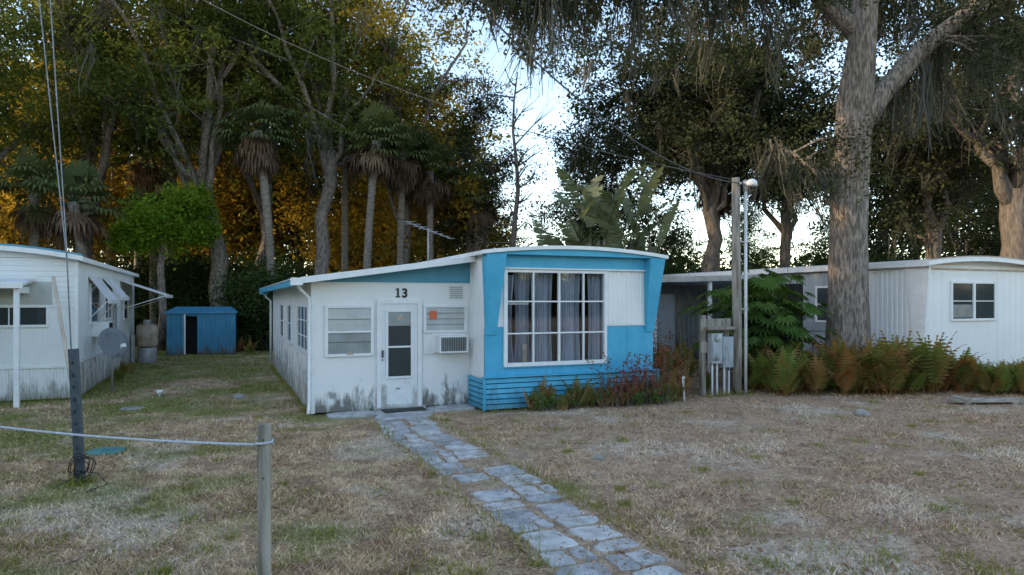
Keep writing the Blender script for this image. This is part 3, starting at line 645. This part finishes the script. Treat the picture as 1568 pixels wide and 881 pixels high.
mb.hexa([(10.9,15.8,2.66),(15.4,15.8,2.80),(15.4,24,2.80),(10.9,24,2.66),(10.9,15.8,2.72),(15.4,15.8,2.86),(15.4,24,2.86),(10.9,24,2.72)],'roofg')
mb.hexa([(10.88,15.74,2.60),(15.42,15.74,2.74),(15.42,15.79,2.74),(10.88,15.79,2.60),(10.88,15.74,2.75),(15.42,15.74,2.89),(15.42,15.79,2.89),(10.88,15.79,2.75)],'roofg')
for i in range(15): x=10.95+i*.31; mb.box(x,x+.03,15.8,24,2.72+(x-10.9)*.031,2.755+(x-10.9)*.031,'roofg')
for xx in (11.0,12.9,15.2): mb.box(xx,xx+.09,15.85,15.94,0,2.65,'trim')
mb.box(10.9,12.9,17.5,17.56,0,2.3,'greypaint'); mb.ribs(10.9,15.4,19.3,0,2.6,'greypaint',.2,.02); mb.obj('roof_and_posts',P)

# ------------------------------------------------------------------ utility service
P=group('utility_pole'); ux,uy=10.62,12.12; mb=MB()
mb.tube([(ux,uy,-.1),(ux+.01,uy,1.6),(ux-.02,uy,3.3),(ux-.03,uy,4.85)],[.11,.105,.10,.09],'wood',12)
mb.tube([(ux+.02,uy-.1,4.72),(ux-.02,uy-.14,4.7)],.03,'grey',8); mb.obj('wooden_pole',P)
mb=MB(); cx,cy=10.80,12.04
mb.tube([(cx,cy,0),(cx,cy,4.6)],.036,'roofw',10); mb.tube([(cx,cy,4.55),(cx,cy,4.72),(cx-.05,cy-.02,4.78)],[.05,.07,.05],'grey',10)
mb.tube([(cx+.0,cy,4.6),(cx+.06,cy-.05,4.78),(cx+.16,cy-.12,4.80)],[.03,.03,.025],'grey',8)
mb.tube([(cx+.05,cy-.12,4.81),(cx+.06,cy-.12,4.75),(cx+.06,cy-.12,4.66)],[.05,.12,.13],'trim',12)
for z in (1.9,3.4): mb.box(ux+.02,cx+.04,cy-.042,cy-.036,z,z+.025,'grey')
mb.obj('conduit_and_lamp',P)
P=group('electric_meter_rack'); mb=MB()
for xx in (9.72,10.36): mb.box(xx,xx+.11,12.2,12.3,0,1.78 if xx<10 else 1.7,'wood')
mb.box(9.66,10.5,12.16,12.2,1.42,1.70,'wood'); mb.box(9.66,10.5,12.165,12.2,.95,1.2,'wood')
mb.box(9.84,10.14,12.02,12.158,.72,1.38,'grey'); mb.box(10.17,10.46,12.04,12.158,.62,1.30,'greypaint'); mb.box(9.86,10.12,12.0,12.018,.78,1.2,'greypaint')
mb.box(9.75,10.5,12.0,12.158,1.46,1.52,'wood')
mb.tube([(9.99,12.06,1.28),(9.99,11.96,1.28)],.075,'grey',14)
for xx in (9.92,10.05,10.25,10.38): mb.tube([(xx,12.1,.7),(xx,12.1,0)],.022,'roofw',8)
mb.tube([(10.3,12.06,.64),(10.3,11.9,.5),(10.34,11.95,.2),(10.5,12.0,.02)],.015,'rubber',6)
mb.obj('meters_and_posts',P,.004)
P=group('power_line'); mb=MB()
def cable(p,q,sag,r=.011,m='wire',n=24):
    p=Vector(p);q=Vector(q); pts=[]
    for i in range(n+1):
        t=i/n; c=p.lerp(q,t); c.z-=sag*4*t*(1-t); pts.append(c)
    mb.tube(pts,r,m,5,cap=False)
cable((ux-.03,uy-.1,4.72),(*site(-.20,8.0),6.9),.75,.014)
cable((ux-.03,uy+.0,4.80),(*site(-.75,24),17.5),1.6,.010)
cable((*site(-.30,26),16.0),(*site(.08,27),6.6),.6,.012)
mb.obj('cables',P)
mb=MB(); sx,sy=site(.2526,14.2); mb.tube([(sx,sy,0),(sx-.04,sy,.5)],.022,'trim',8); mb.box(sx-.07,sx-.01,sy-.025,sy+.025,.48,.53,'trim'); mb.obj('marker_stake')

# ------------------------------------------------------------------ foreground fence, posts
P=group('rope_fence'); mb=MB(); rng=np.random.default_rng(2)
def post(x,y,h):
    a=.043
    mb.tube([(x+rng.uniform(-.003,.003),y,z) for z in np.linspace(-.2,h-.012,10)]+[(x,y,h)],[a*(1+rng.uniform(-.03,.03)) for _ in range(10)]+[a*.82],'wood',12,rough=.04,rng=rng)
    for z in (h-.1,h-.35): mb.tube([(x-.01,y-.04,z),(x-.01,y-.048,z)],.006,'rubber',6)
post(.256,4.78,1.29); post(-3.0,7.8,1.29)
mb.obj('posts',P)
mb=MB(); pa=Vector((.21,4.80,1.15)); pb=Vector((-3.0,7.8,1.2))
pts=[]
for i in range(41): t=i/40; c=pa.lerp(pb,t); c.z-=.07*4*t*(1-t); pts.append(c)
mb.tube(pts,.0095,'rope',8); mb.tube([(.256+.052*math.cos(a),4.78+.052*math.sin(a),1.15+.004*a) for a in np.linspace(0,9,30)],.0085,'rope',6); mb.obj('rope',P)
P=group('steel_post'); mb=MB(); mx,my=-1.51,9.16
T=Matrix.Translation((mx,my,0))@Matrix.Rotation(R(2),4,'X')@Matrix.Rotation(R(-20),4,'Z')@Matrix.Rotation(R(-2.5),4,'Y'); mb.T=T
mb.box(-.045,.045,-.012,.0,-.1,1.55,'steel'); mb.box(-.045,-.033,0,.05,-.1,1.55,'steel'); mb.box(.033,.045,0,.05,-.1,1.55,'steel')
for i in range(9): mb.box(-.012,.012,-.016,-.0125,.25+i*.14,.29+i*.14,'rubber')
mb.T=None
rng=np.random.default_rng(12)
for k in range(4):
    ph_=rng.uniform(0,6); rr=.05+.022*k; mb.tube([(mx+.03+rr*math.cos(a)*(1+.2*math.sin(2*a+ph_)),my-.05+.05*math.sin(a*1.3+k),.2+rr*1.4*math.sin(a)+.02*math.sin(3*a+ph_)) for a in np.linspace(0,6.4,26)],.006,'rubber',5)
mb.tube([(mx,my-.03,.15),(mx+.2,my-.1,.12),(mx+.3,my-.2,.01),(mx+.15,my-.5,.012)],.006,'rubber',5)
mb.tube([(mx,my-.03,.1),(mx-.1,my-.1,.06),(mx-.22,my-.2,.01)],.006,'rubber',5)
mb.obj('post_and_cable_coil',P)
P=group('guy_wire'); mb=MB()
g0=site(-.638,8.4)
mb.tube([(*g0,-.1),(g0[0]-.03,g0[1]+.02,.9),(*site(-.672,8.45),2.4)],[.02,.022,.02],'tan',7)
mb.tube([(*g0,.05),(*site(-.652,8.5),2.6),(*site(-.72,9.3),8.6)],.0075,'wireg',5); mb.tube([(*g0,.05),(*site(-.652,8.45),2.7),(*site(-.695,9.0),8.6)],.0075,'wireg',5)
mb.obj('wires_and_guard',P)

def rock(name,x,y,s,seed):
    rng=np.random.default_rng(seed); import bmesh
    bm=bmesh.new(); bmesh.ops.create_icosphere(bm,subdivisions=3,radius=s)
    for v in bm.verts:
        n=1+.18*math.sin(v.co.x*9/s*.3+seed)+.14*math.sin(v.co.y*11/s*.3)+rng.uniform(-.03,.03); v.co*=n; v.co.z*=.6
    me=D.meshes.new(name); bm.to_mesh(me); bm.free(); me.materials.append(M['rock']); o=D.objects.new(name,me); link(o); o.location=(x,y,s*.2)
rock('rock',*site(.513,12.47),.13,1); rock('rock',*site(.128,9.03),.07,2); rock('rock',*site(-.398,14.6),.13,3)
mb=MB(); x,y=site(-.595,9.46); mb.tube([(x,y,0),(x,y,.025),(x,y,.035)],[.24,.24,.2],'green',20); mb.box(x-.05,x+.05,y-.02,y+.02,.034,.045,'green'); mb.obj('utility_cover')
mb=MB(); x,y=site(-.556,13.2); mb.tube([(x,y,0),(x,y,.02),(x,y,.03)],[.22,.22,.18],'rock',16); mb.obj('septic_lid')
mb=MB(); x,y=site(-.516,14.9); mb.tube([(x,y,0),(x,y,.07),(x,y,.09),(x,y,.14),(x,y,.15)],[.03,.03,.075,.075,.04],'trim',12); mb.obj('garden_light')
mb=MB()
mb.T=Matrix.Translation((14.3,9.0,0))@Matrix.Rotation(R(-20),4,'Z'); mb.box(-.72,.72,-.13,.13,.05,.11,'plank'); mb.box(-.6,-.48,-.22,.2,.112,.15,'plank'); mb.box(.45,.55,-.15,.15,-.01,.05,'plank'); mb.box(-.55,-.45,-.15,.15,-.01,.05,'plank'); mb.obj('wooden_plank',None,.004)

# ------------------------------------------------------------------ ferns and shrubs
def ferns(name,spots,mat,seed,Lr=(.6,1.0),nf=11):
    rng=np.random.default_rng(seed); V=[];RN=[]
    for (x,y,sc) in spots:
        tone0=rng.uniform(0,1)
        for f in range(nf):
            az=rng.uniform(0,6.283); Lf=rng.uniform(*Lr)*sc; lean=rng.uniform(.15,.7); tone=np.clip(tone0*.55+rng.uniform(0,.45),0,1)
            if rng.uniform()<.18: tone=rng.uniform(0,.15)
            dr=np.array([math.cos(az),math.sin(az),0]); sd=np.array([-math.sin(az),math.cos(az),0]); m=17; prev=np.array([x,y,0])+rng.normal(size=3)*np.array([.05,.05,0])
            for i in range(1,m+1):
                t=i/m; ang=1.5-lean*t-1.3*lean*t*t; p=prev+(dr*math.cos(ang)+np.array([0,0,1])*math.sin(ang))*Lf/m
                if t>.18:
                    ll=.19*Lf*math.sin(min(1,(t-.12)*1.25)*math.pi*.95+.1)*rng.uniform(.8,1.15)+.01; wv=(p-prev)*.42
                    for s in (-1,1):
                        tip=p+sd*s*ll+dr*ll*.35-np.array([0,0,ll*.25]); V+= [prev,p,tip+wv*.25,tip-wv*.25] if s>0 else [p,prev,tip-wv*.25,tip+wv*.25]; RN.append(min(1,tone+rng.uniform(-.1,.1)))
                else:
                    w=sd*.006; V+=[prev-w,prev+w,p+w,p-w]; RN.append(.2)
                prev=p
    np_obj(name,np.array(V),4,np.clip(RN,0,1),mat)
rng=np.random.default_rng(21)
sp=[]
for i in range(230):
    t=rng.uniform(0,1); x=11.25+t*8.0; y=11.75-t*3.0+rng.uniform(-.35,1.1)-.1*math.sin(x*2)
    if abs(x-14.38)<.5 and abs(y-12.4)<.5: continue
    if y>11.2 and x>15.4: y=11.1-rng.uniform(0,.6)
    hb=1.3 if 12.6<x<14.8 else 1.05
    sp.append((x,y,rng.uniform(.65,1.25)*(hb if x<15.5 else .8)))
ferns('fern_bed',sp,'fern',22)
sp=[(x,11.75+rng.uniform(-.2,.2),rng.uniform(.35,.75)) for x in np.linspace(5.4,8.6,18)]+[(8.75+rng.uniform(-.25,.35),11.9+rng.uniform(-.3,.3),.8) for _ in range(8)]
ferns('brown_fern_clump',sp,'fernb',23)
sp=[(9.4+rng.uniform(-.4,.6),13.0+rng.uniform(-.4,.4),1.3) for _ in range(12)]+[(11.2,12.3,.8),(10.2,12.6,.7),(-2.45,20+.2,.5),(-2.5,22,.5),(-.2,29.3,.8),(.6,29.6,.8),(1.0,28.5,.7)]
ferns('wild_fern_clump',sp,'fern',24)
def weeds(name,cx,cy,rx,ry,n,h,seed,mat='redtwig',ls=(.02,.045)):
    rng=np.random.default_rng(seed); P=group(name); mb=MB(); c=[]
    for i in range(n):
        x=cx+rng.uniform(-rx,rx);y=cy+rng.uniform(-ry,ry); hh=h*rng.uniform(.5,1.1); e=(x+rng.normal()*.15,y+rng.normal()*.12,hh)
        mb.tube([(x,y,0),((x+e[0])/2+.03,(y+e[1])/2,hh*.5),e],[.007,.005,.002],'barkd',4,cap=False)
        for k in range(24):
            t=rng.uniform(.25,1); c.append((x+(e[0]-x)*t+rng.normal()*.06,y+(e[1]-y)*t+rng.normal()*.06,hh*t))
    mb.obj('stems',P); c=np.array(c); np_obj('leaves',leafquads(c,rng.uniform(*ls,len(c)),rng,.45),4,rng.uniform(0,1,len(c)),mat,P)
weeds('weed_patch',7.6,11.68,.8,.18,52,1.0,31); weeds('weed_patch',8.7,12.0,.3,.4,18,1.3,32); weeds('weed_patch',6.3,11.75,.8,.14,34,.45,33,'philo'); weeds('weed_patch',7.9,11.6,.5,.15,24,.4,35,'philo')
weeds('weed_patch',9.2,13.0,.5,.5,30,1.9,34)
P=group('philodendron_bush'); rng=np.random.default_rng(41); V=[];RN=[]; mb=MB()
for i in range(260):
    bx,by=12.4+rng.uniform(-.8,.8),13.4+rng.uniform(-.5,.5); az=rng.uniform(0,6.283); el=rng.uniform(.1,1.35); ln=rng.uniform(.5,1.3); z0_=rng.uniform(.3,1.9)
    d_=np.array([math.cos(az)*math.cos(el),math.sin(az)*math.cos(el),math.sin(el)]); s=np.array([bx,by,z0_]); hub=s+d_*ln
    mb.tube([s,(s+hub)/2+np.array([0,0,.08]),hub],[.014,.011,.007],'philo',4,cap=False)
    f=np.array([math.cos(az),math.sin(az),-.55]); f/=np.linalg.norm(f); sd=np.array([-math.sin(az),math.cos(az),0]); size=rng.uniform(.25,.45); tone=rng.uniform(0,1)
    for a in np.linspace(-2.2,2.2,13):
        v=f*math.cos(a)+sd*math.sin(a); w=(sd*math.cos(a)-f*math.sin(a))*.075*size*2.2; L_=size*(1-.22*abs(a)/2.2)*rng.uniform(.9,1.1)
        V+=[hub-v*.02,hub+v*L_*.5+w*.6,hub+v*L_-np.array([0,0,.06]),hub+v*L_*.5-w*.6]; RN.append(np.clip(tone*.7+rng.uniform(0,.3),0,1))
for i in range(14): x_,y_=12.3+rng.uniform(-.5,.5),13.4+rng.uniform(-.4,.4); mb.tube([(x_,y_,0),(x_+.05,y_,rng.uniform(.6,1.6))],.03,'barkd',6)
np_obj('leaves',np.array(V),4,RN,'philo',P); mb.obj('stems',P)

P=group('giant_bird_of_paradise'); rng=np.random.default_rng(51); V=[];RN=[]; mb=MB(); px_,py_=site(.128,25.5)
for i in range(62):
    az=rng.uniform(0,6.283); bx=px_+rng.normal()*1.25; by=py_+rng.normal()*.6; bz=rng.uniform(2.0,4.6); el=rng.uniform(.8,1.45); ln=rng.uniform(.8,1.5)
    d_=np.array([math.cos(az)*math.cos(el),math.sin(az)*math.cos(el),math.sin(el)]); s=np.array([bx,by,bz]); hub=s+d_*ln
    mb.tube([(bx,by,0),s],[.08,.05],'palmbark',6,cap=False); mb.tube([s,hub],[.035,.02],'palmg',5,cap=False)
    Lf=rng.uniform(1.5,2.3); W_=rng.uniform(.24,.36); sd=np.array([-math.sin(az),math.cos(az),0]); prev=hub; m=14; tone=rng.uniform(0,1); sg=rng.uniform(.15,.9)
    for k in range(m):
        t=(k+1)/m; ang=el-sg*t-1.0*t*t*sg; p=prev+(np.array([math.cos(az),math.sin(az),0])*math.cos(ang)+np.array([0,0,1])*math.sin(ang))*Lf/m
        wd=W_*math.sin(math.pi*min(.98,.12+.86*t))**.6
        for sgn in (-1,1):
            j=rng.uniform(.75,1.08); fold=np.array([0,0,.25*wd]); q1=prev+(sd*sgn*wd*j)+fold*rng.uniform(-.5,1); q2=p+(sd*sgn*wd*j)*.96+fold*rng.uniform(-.5,1)-(p-prev)*.12
            V+=[prev,p,q2,q1]; RN.append(np.clip(tone*.7+rng.uniform(0,.3),0,1))
        prev=p
np_obj('leaves',np.array(V),4,RN,'paddle',P); mb.obj('stems',P)

# ------------------------------------------------------------------ forest
def oaku(u,d,*a,**k): x,y=site(u,d); return oak('live_oak_tree',x,y,*a,**k)
oaku(-.42,31,21,7.5,.38,101,fork=.38,nl=8,lean=(-.9,0),moss=40,lpc=160,leaf=.17)
oaku(-.285,31,20,6.5,.32,102,fork=.45,nl=8,lean=(.6,.2),moss=50,lpc=160,leaf=.17)
oaku(-.62,32,20,6.5,.36,103,fork=.35,nl=8,moss=30,lpc=150,leaf=.17)
oaku(-.80,28,17,5.5,.36,104,fork=.4,moss=20,lpc=130)
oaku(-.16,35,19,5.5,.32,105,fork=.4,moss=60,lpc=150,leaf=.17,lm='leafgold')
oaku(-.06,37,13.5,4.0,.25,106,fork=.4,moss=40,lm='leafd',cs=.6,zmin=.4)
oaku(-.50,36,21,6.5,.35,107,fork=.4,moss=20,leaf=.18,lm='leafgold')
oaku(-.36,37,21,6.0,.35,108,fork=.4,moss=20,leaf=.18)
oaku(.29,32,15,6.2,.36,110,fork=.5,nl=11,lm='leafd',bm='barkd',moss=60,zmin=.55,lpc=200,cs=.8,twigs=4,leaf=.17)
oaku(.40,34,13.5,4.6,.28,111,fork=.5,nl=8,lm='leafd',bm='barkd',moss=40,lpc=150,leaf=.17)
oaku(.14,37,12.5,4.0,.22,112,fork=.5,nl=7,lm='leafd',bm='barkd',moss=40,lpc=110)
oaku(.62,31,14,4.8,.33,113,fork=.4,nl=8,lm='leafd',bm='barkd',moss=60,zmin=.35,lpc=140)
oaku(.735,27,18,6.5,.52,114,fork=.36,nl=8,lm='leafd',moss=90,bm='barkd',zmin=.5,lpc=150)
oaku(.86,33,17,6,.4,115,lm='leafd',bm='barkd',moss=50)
x,y=site(.005,34); P=group('bare_tree'); mb=MB(); rng=np.random.default_rng(61)
tp=[(x+.15*math.sin(z),y,z) for z in np.linspace(0,13.5,10)]; mb.tube(tp,list(np.linspace(.22,.03,10)),'barkd',8)
for i in range(26):
    z=rng.uniform(4.5,13); a=rng.uniform(0,6.28); l=rng.uniform(.6,2.4); s=np.array([x+.15*math.sin(z),y,z]); e=s+np.array([math.cos(a)*l,math.sin(a)*l,rng.uniform(.3,1.2)*l*.7]); md=(s+e)/2+rng.normal(size=3)*.15
    mb.tube([s,md,e],[.05,.03,.01],'barkd',5,cap=False)
    for _ in range(3): f=e+rng.normal(size=3)*.6; mb.tube([md,(md+f)/2+rng.normal(size=3)*.1,f],[.02,.013,.005],'barkd',4,cap=False)
mb.obj('trunk_and_branches',P)
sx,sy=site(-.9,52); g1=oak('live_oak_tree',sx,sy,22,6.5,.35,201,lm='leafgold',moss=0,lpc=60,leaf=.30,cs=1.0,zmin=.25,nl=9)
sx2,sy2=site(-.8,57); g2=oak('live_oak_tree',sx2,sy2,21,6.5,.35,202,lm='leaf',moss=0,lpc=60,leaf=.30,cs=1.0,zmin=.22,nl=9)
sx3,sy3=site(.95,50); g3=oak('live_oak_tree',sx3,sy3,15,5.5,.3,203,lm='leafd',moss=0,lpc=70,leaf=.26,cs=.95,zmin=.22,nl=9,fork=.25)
rng=np.random.default_rng(71)
i=0
for u in np.arange(-.80,-.06,.07):
    d_=rng.uniform(43,50); x,y=site(u,d_); gg=(g1,sx,sy) if i%5!=2 else (g2,sx2,sy2); dup(gg[0],'live_oak_tree',gg[1],gg[2],x,y,rng.uniform(0,6.28),rng.uniform(.85,1.05)*(1 if u<-.15 else .75)); i+=1
for u in np.arange(-.85,.95,.12):
    d_=rng.uniform(58,66); x,y=site(u,d_); s=1.0 if u<-.12 else (.55 if u<.55 else 1.0)
    gg=(g2,sx2,sy2) if i%2 else (g3,sx3,sy3); s2=s*(1.0 if i%2 else 1.35)*rng.uniform(.85,1.1); dup(gg[0],'live_oak_tree',gg[1],gg[2],x,y,rng.uniform(0,6.28),s2); i+=1
for u in (.10,.20,.55,.66,.78): 
    x,y=site(u,rng.uniform(44,52)); dup(g3,'live_oak_tree',sx3,sy3,x,y,rng.uniform(0,6.28),(.6 if u<.5 else .9)*rng.uniform(.9,1.1))
# added unseen tree rows: west blocks the low sun, the others fill window reflections
wx,wy=rd(-46,-30); g4=oak('live_oak_tree',wx,wy,21,6.5,.4,210,lm='leaf',moss=0,lpc=34,leaf=.75,cs=1.1,zmin=.2,nl=9,fork=.25)
for (r_,dl) in ((-29,range(-14,25,4)),(-34,range(-15,26,5))):
    for dd in dl: x,y=rd(r_+rng.uniform(-1.5,1.5),dd+rng.uniform(-1,1)); dup(g4,'live_oak_tree',wx,wy,x,y,rng.uniform(0,6.28),rng.uniform(.62,.72))  # unseen sun blockers, height chosen to keep the yard in shade
for r_ in range(-44,76,9):
    x,y=rd(r_+rng.uniform(-2,2),-40+rng.uniform(-3,3)); dup(g4,'live_oak_tree',wx,wy,x,y,rng.uniform(0,6.28),rng.uniform(.40,.52))  # added behind the camera so window glass reflects trees
for d_ in range(-34,24,9):
    x,y=rd(66+rng.uniform(-2,2),d_); dup(g4,'live_oak_tree',wx,wy,x,y,rng.uniform(0,6.28),rng.uniform(.42,.52))  # same added backdrop on the east, for reflections only
bl=[]
for dd in range(-16,26,3): x,y=rd(-27+rng.uniform(-1,1),dd); bl.append((x,y,2.8,2.2,2.2,3.6))
for rr in range(-46,76,4): x,y=rd(rr,-38+rng.uniform(-1,1)); bl.append((x,y,2.0,2.8,2.0,3.0))
for dd in range(-38,26,4): x,y=rd(63+rng.uniform(-1,1),dd); bl.append((x,y,2.0,2.6,2.6,3.0))
mass('unseen_added_understory',bl,550,.8,'leafhedge',406,26)  # unseen leaf wall added below the blocker and reflection rows
for (u,d_,h,s,le,dd) in ((-.35,29,9.3,301,(-.6,0),26),(-.215,30,9.2,302,(.5,0),30),(-.165,33,9.3,303,(.2,0),36),(-.12,34,8.6,304,(0,0),36),(-.62,25.5,5.8,305,(-.5,0),14),(-.70,27,6.5,306,(0,0),14),(-.525,31,6.0,307,(0,0),10),(-.245,34,10.5,308,(0,0),34),(-.55,35,9.5,309,(.3,0),30),(.62,34,9,310,(0,0),26),(.30,36,8.3,311,(0,0),26),(-.05,36,7.5,312,(0,0),30)):
    x,y=site(u,d_); palm('sabal_palm_tree',x,y,h,s,lean=le,dead=dd,fan=1.15)
x,y=site(-.515,28.5); P=group('citrus_tree'); mb=MB(); mb.tube([(x,y,0),(x+.1,y,1.5),(x,y,3.5),(x+.2,y,5.5)],[.2,.16,.14,.05],'bark',9); mb.obj('trunk',P)
mass('citrus_tree',[(x,y,5.4,1.6,1.4,1.1),(x+1.1,y,6.2,.9,1.0,.7),(x-.9,y-.3,4.7,.9,.9,.6),(x+1.4,y,5.0,.7,.7,.5)],4200,.15,'leafbright',401,30,False,P)
bl=[]
rng=np.random.default_rng(81)
for u in np.arange(-.56,-.30,.022): x,y=site(u,rng.uniform(31.5,33.5)); bl.append((x,y,rng.uniform(1.6,2.4),1.3,1.2,rng.uniform(1.7,2.5)))
for u in (-.40,-.375,-.35): x,y=site(u,29); bl.append((x,y,1.4,1.1,1.2,1.9))
mass('hedge',bl,4200,.15,'leafhedge',402,30)
bl=[]
for u in np.arange(-.95,.95,.04): x,y=site(u,rng.uniform(38,42)); bl.append((x,y,2.2,2.2,1.8,rng.uniform(2.4,3.4)*(1 if u<0 else .8)))
mass('understory_shrubs',bl,1900,.28,'leafhedge',403,26)
bl=[]
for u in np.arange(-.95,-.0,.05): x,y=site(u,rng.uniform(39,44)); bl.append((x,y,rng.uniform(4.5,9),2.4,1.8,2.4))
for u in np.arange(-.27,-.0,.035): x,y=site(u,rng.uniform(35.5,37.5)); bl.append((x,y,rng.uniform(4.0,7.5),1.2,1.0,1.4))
mass('sun_tinted_understory',bl,1100,.24,'leafgold',404,26,False)  # glow between the trunks is painted with sun-tinted leaf colour
bl=[]
for u in np.arange(.0,.9,.06): x,y=site(u,rng.uniform(28,32)); bl.append((x,y,1.5,1.5,1.3,rng.uniform(1.3,2.1)))
mass('rear_shrubs',bl,2000,.17,'leafhedge',405,24)

# ------------------------------------------------------------------ big oak by the ferns
P=group('live_oak_tree'); rng=np.random.default_rng(500); mb=MB()
def CP(u,d,z): x,y=site(u,d); return np.array([x,y,z])
ctl=[CP(.492,17,-.1),CP(.492,17,.25),CP(.492,17,.8),CP(.493,17,2.2),CP(.493,17,3.8),CP(.496,17,5.4),CP(.502,17,7.0),CP(.512,16.9,8.4),CP(.522,16.8,10.5),CP(.53,16.5,13)]
rr_=[.78,.64,.53,.46,.43,.42,.42,.33,.26,.15]
tr=[];rr2=[]
for i in range(len(ctl)-1):
    for t in np.linspace(0,1,4,endpoint=False): tr.append(ctl[i]*(1-t)+ctl[i+1]*t); rr2.append(rr_[i]*(1-t)+rr_[i+1]*t)
mb.tube(tr,rr2,'bark',48,rough=.018,rng=rng,flute=.022)
for a in np.linspace(0,6.28,8)[:-1]:
    c=ctl[1]; mb.tube([c+np.array([.38*math.cos(a),.38*math.sin(a),.75]),c+np.array([.58*math.cos(a),.58*math.sin(a),.15]),c+np.array([1.0*math.cos(a),1.0*math.sin(a),-.3])],[.14,.18,.1],'bark',8)
cl=[]; lp_=[]
def limb(pts,r0,r1,nsub=10,subl=(1.0,2.2),down=.0,tw=3):
    pts=[np.array(p,float) for p in pts]; out=[]
    for i in range(len(pts)-1):
        for t in np.linspace(0,1,4,endpoint=False):
            out.append(pts[i]*(1-t)+pts[i+1]*t+rng.normal(size=3)*.05)
    out.append(pts[-1]); 
    for _ in range(2): out=[out[0]]+[(out[i-1]+2*out[i]+out[i+1])/4 for i in range(1,len(out)-1)]+[out[-1]]
    lp_.extend(out[3:])
    k=len(out); mb.tube(out,[r0+(r1-r0)*i/(k-1) for i in range(k)],'bark',16,rough=.03,rng=rng,flute=.02)
    for s in range(nsub):
        i=rng.integers(int(k*.3),k); q=out[i]; dv=rng.normal(size=3); dv[2]=dv[2]*.5-down; dv/=np.linalg.norm(dv); l=rng.uniform(*subl); e=q+dv*l; md=(q+e)/2+rng.normal(size=3)*.15+np.array([0,0,.1])
        mb.tube([q,md,e],[.05,.032,.012],'bark',5,cap=False)
        for _ in range(tw):
            f=md+(e-md)*rng.uniform(.2,1)+rng.normal(size=3)*l*.3; mb.tube([md,(md+f)/2,f],[.02,.013,.005],'bark',4,cap=False); cl.append(f)
        cl.append(e)
limb([CP(.51,17,6.6),CP(.545,17,7.3),CP(.60,17,8.4),CP(.67,17,9.3),CP(.76,16.5,10.6),CP(.9,16,12)],.31,.10,20,down=.2)
limb([CP(.70,17,9.8),CP(.74,17.5,9.0),CP(.80,18,8.2)],.14,.06,8)
limb([CP(.515,17,8.6),CP(.42,16.5,10.0),CP(.3,15.5,10.2),CP(.15,15,10.0),CP(.05,14.5,9.6)],.22,.05,30,(1.0,2.2),.2)
limb([CP(.3,15.6,10.2),CP(.18,14,9.5),CP(.06,13,8.8),CP(-.05,12.6,8.2)],.12,.04,26,(.7,1.5),.1)
limb([CP(.49,17,5.0),CP(.455,17.2,5.2),CP(.42,17.5,5.8),CP(.39,18,6.2)],.11,.03,5,(.5,1.0))
limb([CP(.515,17,9.5),CP(.56,19,11),CP(.6,21,12)],.2,.06,14,down=.2)
limb([CP(.52,17,9.5),CP(.45,19,11.5),CP(.36,21,12.5),CP(.28,22,12)],.2,.05,16,down=.2)
mb.obj('trunk_and_limbs',P)
cl=np.array(cl); c1=np.repeat(cl,6,axis=0)+rng.normal(size=(len(cl)*6,3))*np.array([.42,.42,.28]); c2=np.repeat(c1,26,axis=0)+rng.normal(size=(len(c1)*26,3))*.17
np_obj('foliage',leafquads(c2,rng.uniform(.035,.07,len(c2)),rng,.5,.2),4,np.repeat(rng.uniform(0,1,len(c1)),26)*.6+rng.uniform(0,.4,len(c2)),'leafd',P)
idx=rng.choice(len(cl),min(130,len(cl)),replace=False); moss_obj(cl[idx]-np.array([0,0,.05]),rng,P,36,1.35,spread=.09)
lp_=np.array(lp_); j=rng.choice(len(lp_),44); moss_obj(lp_[j]-np.array([0,0,.1])+rng.normal(size=(44,3))*.15,rng,P,46,1.7,spread=.09)
ma=[CP(u+rng.uniform(-.012,.012),d_,z+rng.uniform(-.2,.2)) for (u,d_,z) in ((.045,13,8.6),(.05,13.1,8.5),(.04,12.9,8.6),(-.01,12.7,8.4),(.17,14,9.2),(.18,14.1,9.2),(.21,14.3,9.4),(.29,15.5,10.0),(.40,16.4,9.8),(.56,17,7.4),(.60,17,8.1),(.62,17,8.5),(.66,17,9.0),(.69,17,9.3),(.72,17.3,9.1),(.74,17.5,8.8))]
moss_obj(ma,rng,P,90,2.0,spread=.12)

# ------------------------------------------------------------------ light, sky, camera
SUN_EL=R(14); SUN_AZ=HEAD-R(105)
w=D.worlds.new('World'); S.world=w; w.use_nodes=True; nt=w.node_tree
bg=nt.nodes['Background']; sk=nt.nodes.new('ShaderNodeTexSky'); sk.sky_type='NISHITA'; sk.sun_disc=False
sk.sun_elevation=SUN_EL; sk.sun_rotation=SUN_AZ; sk.air_density=1.0; sk.dust_density=.4; sk.ozone_density=1.5
mx_=nt.nodes.new('ShaderNodeMix'); mx_.data_type='RGBA'; mx_.blend_type='MULTIPLY'; mx_.inputs[0].default_value=1; mx_.inputs[7].default_value=(1.10,1.0,.95,1)
nt.links.new(sk.outputs[0],mx_.inputs[6]); nt.links.new(mx_.outputs[2],bg.inputs[0]); bg.inputs[1].default_value=.58
ld=D.lights.new('sun','SUN'); ld.energy=5; ld.angle=R(.5); ld.color=(1,.77,.48)
lo=D.objects.new('sun',ld); link(lo); sd=Vector((math.sin(SUN_AZ)*math.cos(SUN_EL),math.cos(SUN_AZ)*math.cos(SUN_EL),math.sin(SUN_EL)))
lo.rotation_euler=sd.to_track_quat('Z','Y').to_euler(); lo.location=(0,0,30)
cd=D.cameras.new('camera'); co=D.objects.new('camera',cd); link(co); co.location=(0,0,CAMH); co.rotation_euler=(R(90),0,-HEAD)
cd.lens=24; cd.sensor_width=36; cd.shift_y=.0128; cd.clip_end=2000; cd.clip_start=.05
S.camera=co
S.view_settings.view_transform='Standard'; S.view_settings.look='None'; S.view_settings.exposure=0
